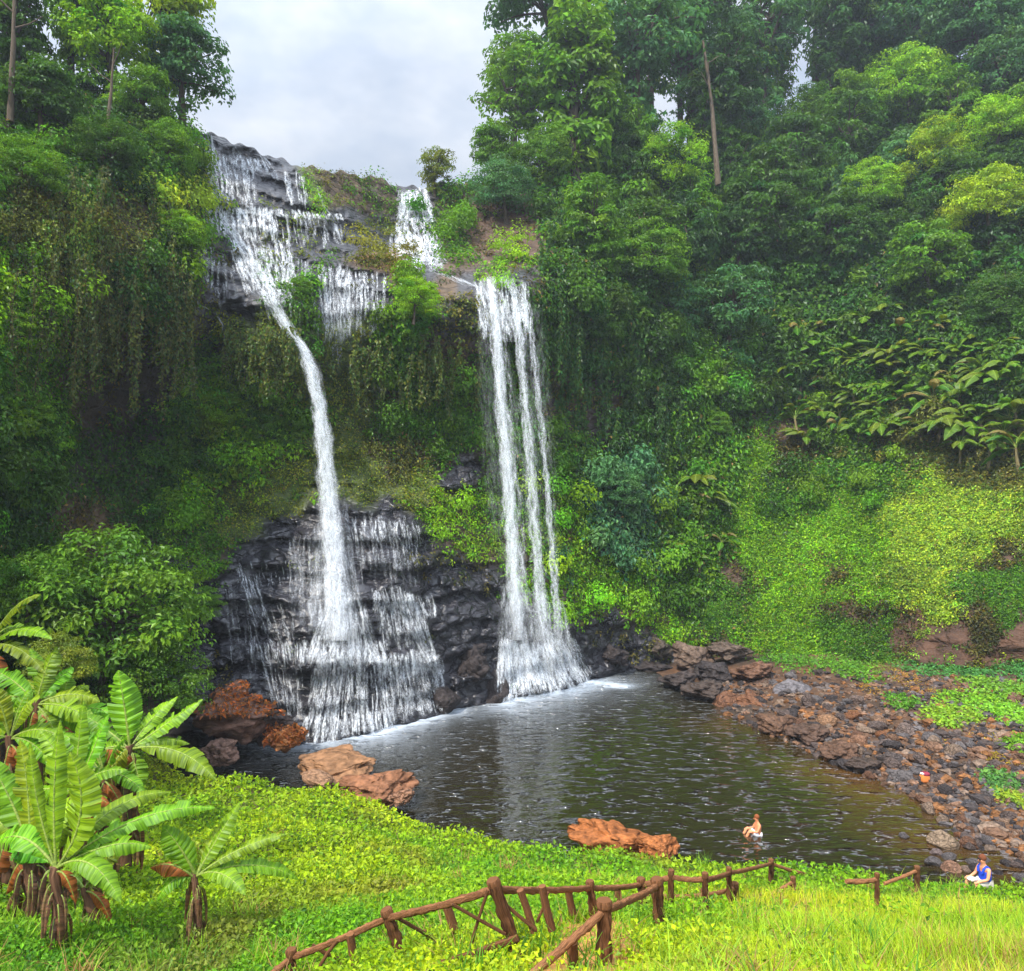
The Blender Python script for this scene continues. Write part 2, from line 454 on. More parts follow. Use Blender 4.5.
def Nrm(px, py):
    e = 6.0
    a = P(px + e, py, D(px + e, py)) - P(px - e, py, D(px - e, py))
    b = P(px, py - e, D(px, py - e)) - P(px, py + e, D(px, py + e))
    return unit(np.cross(a, b))


RIM = np.array([(-402, -200), (-150, -20), (0, 70), (100, 92), (140, 112), (170, 121), (203, 131), (240, 144), (270, 156), (300, 166), (345, 173), (382, 179), (400, 187), (428, 187), (440, 183), (470, 183), (520, 180), (560, 165), (620, 165), (700, 160), (800, 140), (900, 90), (1024, 50), (1200, -20), (1503, -80)], float)
BOT = np.array([(-402, 1000), (-150, 900), (0, 850), (100, 830), (180, 805), (215, 785), (325, 775), (400, 757), (460, 745), (510, 735), (580, 718), (650, 695), (750, 700), (850, 705), (1024, 705), (1250, 730), (1503, 740)], float)


def rim(px): return np.interp(px, RIM[:, 0], RIM[:, 1]) + 1.6 * np.sin(px / 5.1) + 1.3 * np.sin(px / 2.3 + 1)


def build_cliff():
    px = np.concatenate([np.arange(-400, 160, 5.0), np.arange(160, 640, 2.0), np.arange(640, 1501, 4.0)])
    nv = 330
    v = np.linspace(0, 1, nv)
    top = rim(px); bot = np.interp(px, BOT[:, 0], BOT[:, 1])
    PX = np.repeat(px[None], nv, 0)
    PY = top[None] + (bot - top)[None] * v[:, None]
    V = P(PX, PY, D(PX, PY))
    V[:, :, 2] = np.maximum(V[:, :, 2], -2.2)
    rows = [V]
    colr = [bil(RG, PX, PY)]; wet = [bil(WG, PX, PY)]
    base = V[0].copy()
    back = []
    for k, dy in enumerate((.8, 2.0, 5, 12, 30, 80, 220)):      # the high ground behind the rim
        r = base.copy()
        dirx = (px - XC) / F
        r[:, 1] += dy; r[:, 0] += dirx * dy
        r[:, 2] += -.15 * min(k, 2) + .06 * dy + .4 * fbm(r, 6, 2, 77)
        back.append(r)
    back = back[::-1]
    V = np.concatenate([np.array(back), V], 0)
    cb = np.broadcast_to(np.array((.07, .075, .025)), (len(back), len(px), 3))
    col = np.concatenate([cb, colr[0]], 0)
    wt = np.concatenate([np.zeros((len(back), len(px))), wet[0]], 0)
    ny, nx = V.shape[:2]
    i = np.arange(ny - 1)[:, None] * nx; j = np.arange(nx - 1)[None]
    Fc = np.stack([i + j, i + nx + j, i + nx + j + 1, i + j + 1], -1).reshape(-1, 4)
    me = raw_mesh('cliff', V.reshape(-1, 3), Fc, True, {'col': col.reshape(-1, 3), 'wet': wt.ravel()})
    o = obj('cliff', me, M_CLIFF)
    return tag(o, 'dark stepped rock bowl of the gorge that rises around the pool', 'cliff', None, 'structure')


build_cliff()

# ------------------------------------------------------------------ near hillside, right bank, pool, far ground
EDGE = np.array([(-60, 44), (-30, 42), (-22, 38), (-17, 34), (-12.7, 30), (-9.5, 29.5), (-6.9, 29), (-4.6, 27.6), (-2.5, 26), (1.6, 24.8), (4, 24.4), (7.7, 23.6), (12.1, 22.7), (15, 22.4), (20, 20.8), (30, 18), (60, 12)], float)
PRU = np.array([0, 4, 8, 12, 16, 20, 23, 26]); PRZ = np.array([10.8, 9.1, 7.5, 5.7, 4.05, 2.55, 1.3, .9])
PLU = np.array([0, 3, 6, 9, 12, 16, 20, 26, 30, 36]); PLZ = np.array([10.8, 9.4, 7.7, 6.3, 5.3, 4.2, 3.2, 2.0, 1.35, 1.1])


def zg(x, y):
    x = np.asarray(x, float); y = np.asarray(y, float)
    a = x / (np.maximum(y, 0) + 3.0)
    t = np.clip((a + .36) / .42, 0, 1); t = t * t * (3 - 2 * t)
    ye = np.interp(x, EDGE[:, 0], EDGE[:, 1])
    yy = y * np.where(y > 0, 1, 1)
    zr = np.interp(yy * 25 / np.maximum(ye, 18), PRU, PRZ)
    zl = np.interp(yy * 30 / np.maximum(ye, 24), PLU, PLZ)
    z = zl * (1 - t) + zr * t
    z = np.where(y < 0, 10.8 + .05 * -y, z)
    p = np.stack([x, y, np.zeros_like(x)], -1)
    z = z + .16 * fbm(p, 2.6, 3, 51) * np.clip(y / 5, 0, 1)
    over = y - ye
    return np.where(over > 0, z - np.minimum(over * 1.3, 3.2), z)


SH = np.array([(10, 40), (20, 30), (22, 26), (24, 21.5), (25.6, 18.6), (27, 17.4), (28.8, 16.9), (31.7, 17.0), (35, 16.0), (38.8, 14.5), (42.8, 12.9), (47.5, 12.8), (52, 11.2), (56.5, 10.2), (59, 8.8), (62, 6), (75, 4)], float)


def zb(x, y):
    x = np.asarray(x, float); y = np.asarray(y, float)
    s = x - np.interp(y, SH[:, 0], SH[:, 1])
    p = np.stack([x, y, np.zeros_like(x)], -1)
    s = s + .6 * fbm(p, 3, 2, 61)
    z = .15 * s + .22 * np.clip(s / 3, 0, 1) * fbm(p, 2.2, 3, 63) + .05 * fbm(p, .6, 2, 64)
    z = np.where(s < 0, np.maximum(.22 * s, -1.2), z)
    return z + np.clip(s - 16, 0, 30) * .1


def heightfield(name, fn, xs, ys, mat, col, label, cat):
    X, Y = np.meshgrid(xs, ys)
    V = np.stack([X, Y, fn(X, Y)], -1)
    nx = len(xs)
    i = np.arange(len(ys) - 1)[:, None] * nx; j = np.arange(nx - 1)[None]
    Fc = np.stack([i + j, i + j + 1, i + nx + j + 1, i + nx + j], -1).reshape(-1, 4)
    p = V.reshape(-1, 3)
    cc = np.asarray(col[0])[None] + (np.asarray(col[1]) - np.asarray(col[0]))[None] * np.clip(.5 + 1.2 * fbm(p, 2.2, 4, 88), 0, 1)[:, None]
    me = raw_mesh(name, p, Fc, True, {'col': cc, 'wet': np.clip(.5 - p[:, 2] * 2, 0, 1)})
    return tag(obj(name, me, mat), label, cat, None, 'structure')


heightfield('hillside', zg, np.arange(-60, 60.1, .4), np.concatenate([np.arange(-40, 0, 2.0), np.arange(0, 48, .3)]), M_SOIL, ((.06, .07, .015), (.12, .10, .03)),
            'grassy hillside that falls away from the viewer to the pool', 'hillside')
heightfield('shore', zb, np.arange(2, 62, .35), np.arange(14, 76, .35), M_SOIL, ((.040, .028, .020), (.11, .055, .028)),
            'brown stony shore sloping up from the right side of the pool', 'shore')
_g = raw_mesh('ground', np.array([(-1500, -1500, -3.2), (1500, -1500, -3.2), (1500, 1500, -3.2), (-1500, 1500, -3.2)], float), np.array([[0, 1, 2, 3]]), False, {'col': np.full((4, 3), .07) * np.array([1, .8, .5])})
tag(obj('ground', _g, M_SOIL), 'dark ground beneath the pool and hillside', 'ground', None, 'structure')


def hit(fn, px, py, d0=4.0, d1=70.0, n=700):
    """distance at which each view direction meets a height field"""
    px = np.atleast_1d(np.asarray(px, float)); py = np.atleast_1d(np.asarray(py, float))
    ds = np.geomspace(d0, d1, n)
    out = np.full(len(px), np.nan)
    for i in range(0, len(px), 4000):
        a = px[i:i + 4000, None]; b = py[i:i + 4000, None]
        p = P(a, b, ds[None])
        below = p[..., 2] <= fn(p[..., 0], p[..., 1])
        k = below.argmax(1)
        out[i:i + 4000] = np.where(below.any(1), ds[k], np.nan)
    return out


def gpt(px, py, fn=zg):
    d = float(hit(fn, [px], [py])[0])
    return P(px, py, d), d


def water_mat():
    m, nt, N, L = new_mat('pool_water')
    tc = N('ShaderNodeTexCoord')
    mp = N('ShaderNodeMapping'); mp.inputs['Scale'].default_value = (1.0, 2.3, 1); L(tc.outputs['Object'], mp.inputs[0])
    n1 = noise_n(nt, 1.1, 2, .5, mp.outputs[0]); n2 = noise_n(nt, 1.05, 2, .6, mp.outputs[0])
    b1 = N('ShaderNodeBump'); b1.inputs['Strength'].default_value = 1.0; b1.inputs['Distance'].default_value = .20
    hsum = mathn(nt, 'ADD', mathn(nt, 'MULTIPLY', n1.outputs[0], .28), mathn(nt, 'MULTIPLY', mathn(nt, 'MAXIMUM', mathn(nt, 'SUBTRACT', n2.outputs[0], .55), 0.0), 9.0))
    L(hsum, b1.inputs['Height'])
    p = N('ShaderNodeBsdfPrincipled')
    sh = N('ShaderNodeAttribute'); sh.attribute_name = 'shallow'
    fo = N('ShaderNodeAttribute'); fo.attribute_name = 'foam'
    base = mixc(nt, 'MIX', sh.outputs['Fac'], (.016, .013, .005, 1), (.085, .040, .010, 1))
    fn = noise_n(nt, .55, 5, .65, tc.outputs['Object'])
    fa = mathn(nt, 'MULTIPLY', fo.outputs['Fac'], mathn(nt, 'MULTIPLY', fn.outputs[0], 2.0), clamp=True)
    L(mixc(nt, 'MIX', fa, base, (.62, .70, .80, 1)), p.inputs['Base Color'])
    L(mathn(nt, 'ADD', .04, mathn(nt, 'MULTIPLY', fa, .5)), p.inputs['Roughness'])
    p.inputs['IOR'].default_value = 1.62; p.inputs['Specular IOR Level'].default_value = 1.0
    L(b1.outputs[0], p.inputs['Normal'])
    o = N('ShaderNodeOutputMaterial'); L(p.outputs[0], o.inputs[0])
    return m


def build_pool():
    xs = np.arange(-40, 45, .5); ys = np.arange(12, 78, .5)
    X, Y = np.meshgrid(xs, ys)
    p = np.stack([X, Y, np.zeros_like(X)], -1).reshape(-1, 3)
    V = p.copy(); V[:, 2] = 0.0
    nx = len(xs)
    i = np.arange(len(ys) - 1)[:, None] * nx; j = np.arange(nx - 1)[None]
    Fc = np.stack([i + j, i + j + 1, i + nx + j + 1, i + nx + j], -1).reshape(-1, 4)
    s = np.interp(p[:, 1], SH[:, 0], SH[:, 1]) - p[:, 0]
    sh = np.clip(1 - s / 5.0, 0, 1) * np.clip((46 - p[:, 1]) / 8, 0, 1) * np.clip(.6 + fbm(p, 2.5, 3, 15), 0, 1)
    foam = np.zeros(len(p))
    for (fx, fy), (gx, gy), w in (((302, 737), (372, 733), 1.3), ((372, 733), (448, 709), 1.1), ((505, 702), (590, 682), 1.5), ((590, 682), (622, 686), .6)):
        a = P(fx, fy, H * F / (fy - YH))[:2]; b = P(gx, gy, H * F / (gy - YH))[:2]
        t = np.clip(((p[:, :2] - a) @ (b - a)) / ((b - a) @ (b - a)), 0, 1)
        dd = np.linalg.norm(p[:, :2] - (a + t[:, None] * (b - a)), axis=1) + .5 * fbm(p, 1.5, 3, 18)
        foam = np.maximum(foam, np.exp(-np.maximum(dd, 0) / w) * 1.05)
    me = raw_mesh('pool', V, Fc, True, {'shallow': sh, 'foam': np.clip(foam, 0, 1)})
    return tag(obj('pool_water', me, water_mat()), 'dark rippled plunge pool glittering below the waterfalls', 'pool', None, 'structure')


build_pool()


# ------------------------------------------------------------------ leaves
def leaf_arrays(c, n, t, L, W, col, fold=.18, droop=.22):
    """kite shaped leaves: four corners each"""
    s = unit(np.cross(n, t))
    t = unit(np.cross(s, n))
    L = L[:, None]; W = W[:, None]
    v0 = c
    mid = c + t * L * .45
    v1 = mid + s * W * .5 + n * L * fold * .5
    v3 = mid - s * W * .5 + n * L * fold * .5
    v2 = c + t * L - n * L * droop
    V = np.stack([v0, v1, v2, v3], 1).reshape(-1, 3)
    k = np.arange(len(c))[:, None] * 4 + np.arange(4)[None]
    return V, k, np.repeat(col, 4, 0)


def rand_dir(n):
    return unit(R.normal(size=(n, 3)))


def leaf_mesh(name, c, n, t, L, W, col, **k):
    V, Fc, cc = leaf_arrays(c, n, t, L, W, col, **k)
    return raw_mesh(name, V, Fc, False, {'col': cc})


def vary(col, n, amt=.28, hue=.16):
    v = 1 + amt * R.normal(size=(n, 1)).clip(-2, 2)
    h = hue * R.normal(size=(n, 1)).clip(-2, 2)
    c = np.broadcast_to(col, (n, 3)) * v
    return np.clip(c * np.concatenate([1 + h * 1.4, 1 + h * .35, 1 - h * .4], 1), .004, .9)


def cliff_cover():
    # tufts spread over the rock face, denser where the growth is closed
    n = 66000
    px = R.uniform(-60, 1090, n); py = R.uniform(-10, 700, n)
    px = np.concatenate([px, R.uniform(690, 1090, 26000)]); py = np.concatenate([py, R.uniform(440, 680, 26000)])
    m = (py > rim(px) - 2) & (py < np.interp(px, BOT[:, 0], BOT[:, 1]) - 14)
    px, py = px[m], py[m]
    k = cover_pick(px, py)
    m = R.random(len(px)) < CV_DEN[k]
    px, py, k = px[m], py[m], k[m]
    base = P(px, py, D(px, py)); nr = Nrm(px, py)
    m = base[:, 2] > .3
    px, py, k, base, nr = px[m], py[m], k[m], base[m], nr[m]
    sz = CV_SZ[k] * (np.clip(base[:, 1], 25, 80) / 50) ** .7
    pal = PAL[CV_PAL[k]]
    nc = len(px)
    big = fbm(base, 4.0, 2, 101)                       # bushes swell out here and there
    rad = np.maximum(sz, .17) * R.uniform(1.6, 3.4, nc) * (1 + .6 * np.clip(big, -.5, 1))
    per = np.where(CV_SZ[k] < .145, 12, 17).astype(int)
    tot = per.sum()
    ix = np.repeat(np.arange(nc), per)
    out = unit(nr + np.array([0, -.1, .75]))
    off = rand_dir(tot) * (R.random((tot, 1)) ** .5)
    side = (off * out[ix]).sum(1, keepdims=True)
    off = off - out[ix] * np.minimum(side, 0) * 1.4
    lift = (sz * np.where(CV_SZ[k] < .16, .2, .8) + .5 * np.clip(big, 0, 1) * (CV_SZ[k] > .2))[:, None]
    c = base[ix] + out[ix] * lift[ix] * R.random((tot, 1)) + off * rad[ix][:, None]
    slope = ((px > 700) & (py > 440))[ix][:, None]
    nn = unit(out[ix] * .9 + off * .9 + rand_dir(tot) * np.where(slope, .95, .55))
    tt = unit(off * .8 + rand_dir(tot) * .6 + np.array([0, 0, -.35]))
    L = sz[ix] * R.uniform(.7, 1.35, tot)
    tone = (1 + .55 * fbm(base, 2.3, 3, 111))[:, None]
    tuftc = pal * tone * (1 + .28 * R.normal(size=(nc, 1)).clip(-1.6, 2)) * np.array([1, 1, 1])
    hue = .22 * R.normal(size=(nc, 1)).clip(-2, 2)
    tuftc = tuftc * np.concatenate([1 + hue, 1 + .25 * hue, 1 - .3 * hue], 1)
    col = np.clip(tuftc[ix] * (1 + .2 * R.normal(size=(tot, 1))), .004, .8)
    col = np.where((R.random(tot) < .28)[:, None], col * np.array([.38, .48, .6]), col)  # random leaves coloured darker to stand in for shaded gaps
    dry = R.random(tot) < .008
    col[dry] = np.array([.30, .20, .06])
    # bushes that stand out of the closed growth
    nb = 2300
    bx = R.uniform(-40, 1080, nb); by = R.uniform(0, 640, nb)
    kk = cover_pick(bx, by)
    mm = (by > rim(bx) + 4) & (CV_SZ[kk] > .19) & (CV_DEN[kk] > .55) & (R.random(nb) < .9)
    bx, by, kk = bx[mm], by[mm], kk[mm]
    bb = P(bx, by, D(bx, by)); bn = unit(Nrm(bx, by) + np.array([0, -.1, .5]))
    br = R.uniform(.5, 1.0, len(bx)) ** 2 * 1.8 * (bb[:, 1] / 55) ** .8
    mm = bb[:, 2] > 1.0
    bb, bn, br, kk = bb[mm], bn[mm], br[mm], kk[mm]
    pb = (br * br * 120 + 30).astype(int)
    iy = np.repeat(np.arange(len(bb)), pb); tb = pb.sum()
    u = rand_dir(tb); u = u - bn[iy] * np.minimum((u * bn[iy]).sum(1, keepdims=True) + .25, 0) * 1.6
    lob = .75 + .5 * fbm(u * 1.1 + iy[:, None] * 3.7, 1.0, 2, 55)
    c2 = bb[iy] + bn[iy] * (br[iy] * .7)[:, None] + u * (br[iy] * lob * R.random(tb) ** .3)[:, None] * np.array([1, 1, .85])
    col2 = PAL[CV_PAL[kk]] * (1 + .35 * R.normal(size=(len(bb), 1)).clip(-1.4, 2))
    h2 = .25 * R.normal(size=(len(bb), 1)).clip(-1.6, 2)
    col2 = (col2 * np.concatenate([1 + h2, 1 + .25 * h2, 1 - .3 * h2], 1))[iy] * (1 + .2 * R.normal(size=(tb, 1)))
    L2 = CV_SZ[kk][iy] * R.uniform(.7, 1.25, tb) * (bb[iy, 1] / 55) ** .6
    c = np.concatenate([c, c2]); nn = np.concatenate([nn, unit(u * .9 + np.array([0, 0, .5]) + .5 * rand_dir(tb))])
    tt = np.concatenate([tt, unit(u * .6 + .6 * rand_dir(tb) + np.array([0, 0, -.35]))]); L = np.concatenate([L, L2]); col = np.concatenate([col, np.clip(col2, .004, .8)])
    tot = len(c)
    o = obj('undergrowth', leaf_mesh('undergrowth', c, nn, tt, L, L * R.uniform(.45, .7, tot), col), M_LEAF)
    tag(o, 'creepers, ferns and leafy ground cover growing over the gorge walls', 'undergrowth', None, 'stuff')


cliff_cover()


def hanging_vines():
    cs, ns, ts, Ls, cols = [], [], [], [], []
    mb = MB()
    spots = [(x, y, l, kind) for x, y, l, kind in
             [(R.uniform(8, 195), R.uniform(165, 300), R.uniform(40, 130), 0) for _ in range(110)] +
             [(R.uniform(70, 100), R.uniform(190, 240), R.uniform(70, 110), 1) for _ in range(26)] +
             [(R.uniform(40, 60), R.uniform(200, 240), R.uniform(50, 90), 1) for _ in range(12)] +
             [(R.uniform(225, 300), R.uniform(325, 345), R.uniform(20, 60), 2) for _ in range(40)] +
             [(R.uniform(330, 480), R.uniform(335, 370), R.uniform(15, 55), 2) for _ in range(45)] +
             [(R.uniform(540, 760), R.uniform(180, 420), R.uniform(30, 90), 3) for _ in range(150)] +
             [(R.uniform(545, 610), R.uniform(60, 150), R.uniform(60, 140), 3) for _ in range(10)]]
    for x, y, l, kind in spots:
        d = float(D(x, y)) - R.uniform(.5, 1.4)
        d = min(d, float(D(x, min(y + l * .5, 690))) - .3)
        top = P(x, y, d); ln = l / F * d
        n = max(6, int(ln / .11))
        t = np.linspace(0, 1, n)
        pts = top[None] + np.stack([.12 * np.sin(t * 5 + x), .08 * np.cos(t * 4 + y), -t * ln], -1)
        mb.tube(pts[::3] if n > 9 else pts, .015, 4, (.10, .07, .035), False)
        m = n * 4
        c = np.repeat(pts, 4, 0) + R.normal(size=(m, 3)) * np.array([.09, .07, .06])
        cs.append(c); ns.append(unit(R.normal(size=(m, 3)) * .5 + np.array([.1, -1, .5]))); ts.append(unit(R.normal(size=(m, 3)) * .5 + np.array([0, -.2, -1])))
        Ls.append(R.uniform(.13, .26, m) * (d / 42))
        base = [(.10, .13, .03), (.17, .27, .03), (.09, .13, .02), (.05, .12, .02)][kind]
        cols.append(vary(np.array(base), m, .3, .2))
    c = np.concatenate(cs); L = np.concatenate(Ls)
    root = obj('hanging_vines', leaf_mesh('vine_leaves', c, np.concatenate(ns), np.concatenate(ts), L, L * .6, np.concatenate(cols)), M_LEAF)
    tag(root, 'hanging vines trailing down the overgrown rock walls', 'vines', None, 'stuff')
    s = mb.build('stems', M_BARK, root); s['kind'] = 'stuff'


hanging_vines()


# ------------------------------------------------------------------ trees
def crown_and_trunk(kind, seed):
    """a tree about ten metres tall standing on its own origin; returns meshes, crown centre height and crown radius"""
    rg = np.random.default_rng(seed)
    mb = MB()
    clumps = []
    bark = np.array((.085, .068, .05))
    if kind == 'round': hc, rx, rz, nb, nl = 5.6, 3.5, 4.0, 84, 95
    elif kind == 'airy': hc, rx, rz, nb, nl = 6.4, 3.5, 3.8, 54, 85
    elif kind == 'tall': hc, rx, rz, nb, nl = 5.2, 2.6, 5.0, 84, 90
    elif kind == 'column': hc, rx, rz, nb, nl = 5.2, 1.75, 5.2, 80, 90
    elif kind == 'dome': hc, rx, rz, nb, nl = 4.2, 4.2, 4.0, 110, 120
    elif kind == 'weep': hc, rx, rz, nb, nl = 5.2, 3.2, 3.9, 72, 95
    lean = rg.normal(size=2) * .35
    tk = np.linspace(0, 1, 9)
    htop = hc + rz * .5
    trunk = np.stack([lean[0] * tk ** 1.5 * 2 + .15 * np.sin(tk * 6 + seed), lean[1] * tk ** 1.5 * 2 + .12 * np.cos(tk * 5), tk * htop], -1)
    trunk[0, 2] = -.4 if kind == 'dome' else -3.5; trunk[1, 2] = .2
    r0 = {'dome': .16, 'column': .3}.get(kind, .22)
    mb.tube(trunk, r0 * (1.25 - tk) + .03 + .12 * np.exp(-tk * 14), 9, bark, True, .25, seed)
    cc = np.array([trunk[-1, 0] * .8, trunk[-1, 1] * .8, hc])
    for b in range(nb):
        u = rg.normal(size=3); u /= np.linalg.norm(u)
        rad = rg.random() ** .3
        if kind in ('round', 'dome') and u[2] < -.7: u[2] *= -.6
        q = u * rad * np.array([rx, rx, rz])
        if kind == 'weep': q[2] -= .09 * (q[0] ** 2 + q[1] ** 2) - .4
        tgt = cc + q
        rcl = {'round': .95, 'airy': .95, 'tall': .85, 'column': .75, 'dome': 1.0, 'weep': .8}[kind] * rg.uniform(.65, 1.3)
        clumps.append((tgt, rcl))
        if b % (2 if kind in ('airy', 'tall') else 3) == 0:
            a = trunk[int(rg.integers(4, 8))]
            if kind == 'column': a = np.array([a[0], a[1], max(.5, tgt[2] - .6)])
            t = np.linspace(0, 1, 6)[:, None]
            ctl = (a + tgt) / 2 + np.array([0, 0, .5])
            pts = (1 - t) ** 2 * a + 2 * t * (1 - t) * ctl + t * t * tgt
            mb.tube(pts, np.linspace(.10, .025, 6) * (1.1 if kind != 'dome' else .7), 6, bark, False, .2, b)
    if kind in ('round', 'tall', 'airy', 'weep'):           # creepers round the trunk
        for b in range({'round': 16, 'tall': 26, 'airy': 14, 'weep': 18}[kind]):
            a = rg.uniform(0, 6.28); rr_ = rg.uniform(.3, 1.5); zz = rg.uniform(-1.5, hc)
            clumps.append((np.array([rr_ * math.cos(a), rr_ * math.sin(a), zz]), rg.uniform(.55, .95)))
    cs, ns, ts, Ls, cl = [], [], [], [], []
    for ci, (q, rcl) in enumerate(clumps):
        n = int(nl * .72 * rg.uniform(.7, 1.3))
        u = rg.normal(size=(n, 3)); u /= np.linalg.norm(u, axis=1, keepdims=True)
        u[:, 2] = np.where(u[:, 2] < -.15, u[:, 2] * -.7, u[:, 2])
        r = rg.random((n, 1)) ** .28
        o = u * r * rcl * np.array([1.1, 1.1, .75])
        if kind in ('weep', 'column'): o[:, 2] *= 1.5
        cs.append(q + o)
        outw = unit(q + o - cc)
        ns.append(unit(outw * .35 + u * .8 + np.array([0, 0, .45]) + rg.normal(size=(n, 3)) * .35))
        ts.append(unit(u * .7 + np.array([0, 0, -.3 if kind != 'weep' else -1.0]) + rg.normal(size=(n, 3)) * .5))
        Ls.append(rg.uniform(.28, .52, n) * (.72 if kind == 'dome' else 1))
        hue = rg.normal() * .10
        tone = (1 + .18 * rg.normal()) * (1 + .2 * rg.normal(size=(n, 1)).clip(-2, 2))
        c = np.ones((n, 3)) * tone * np.array([1 + hue * 1.3, 1 + .3 * hue, 1 - hue * .5])
        cl.append(np.clip(c, .2, 2.4))
    L = np.concatenate(Ls)
    crown = leaf_mesh('crown', np.concatenate(cs), np.concatenate(ns), np.concatenate(ts), L, L * .55, np.concatenate(cl))
    crown.materials.append(M_LEAF)
    tm = mb.mesh('trunk'); tm.materials.append(M_BARK)
    return dict(crown=crown, trunk=tm, hc=hc, r=(rx + rz) / 2 * 1.08, hcx=cc)


KINDS = {k: [crown_and_trunk(k, s) for s in ss] for k, ss in dict(round=(1, 2, 3), airy=(11, 12), tall=(21, 22), column=(31,), dome=(41, 42), weep=(51,)).items()}


def plant_tree(kind, px, py, rpx, col, label, group=None, d=None, name=None, cat='tree', squash=1.0, dd=0.0):
    v = KINDS[kind][int(R.integers(len(KINDS[kind])))]
    if d is None:
        pyb = py + v['hc'] / v['r'] * rpx * squash * .8
        rb = float(rim(np.float64(px)))
        d = float(D(px, max(min(pyb, 680), rb + 2))) + dd
        if pyb < rb: d += (rb - pyb) * .05
        d -= rpx * .25 / F * d
    s = rpx * d / F / v['r']
    c = P(px, py, d)
    base = (c[0], c[1], c[2] - v['hc'] * s * squash)
    t = empty(name or 'jungle_tree', base, R.uniform(0, 6.28))
    t.scale = (s, s, s * squash)
    tag(t, label, cat, group)
    obj('crown', v['crown'], None, t, col)
    obj('trunk', v['trunk'], None, t, (1, 1, 1))
    return t


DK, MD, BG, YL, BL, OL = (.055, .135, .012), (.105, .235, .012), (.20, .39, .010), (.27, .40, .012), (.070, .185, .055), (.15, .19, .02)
BD = (.040, .105, .018)
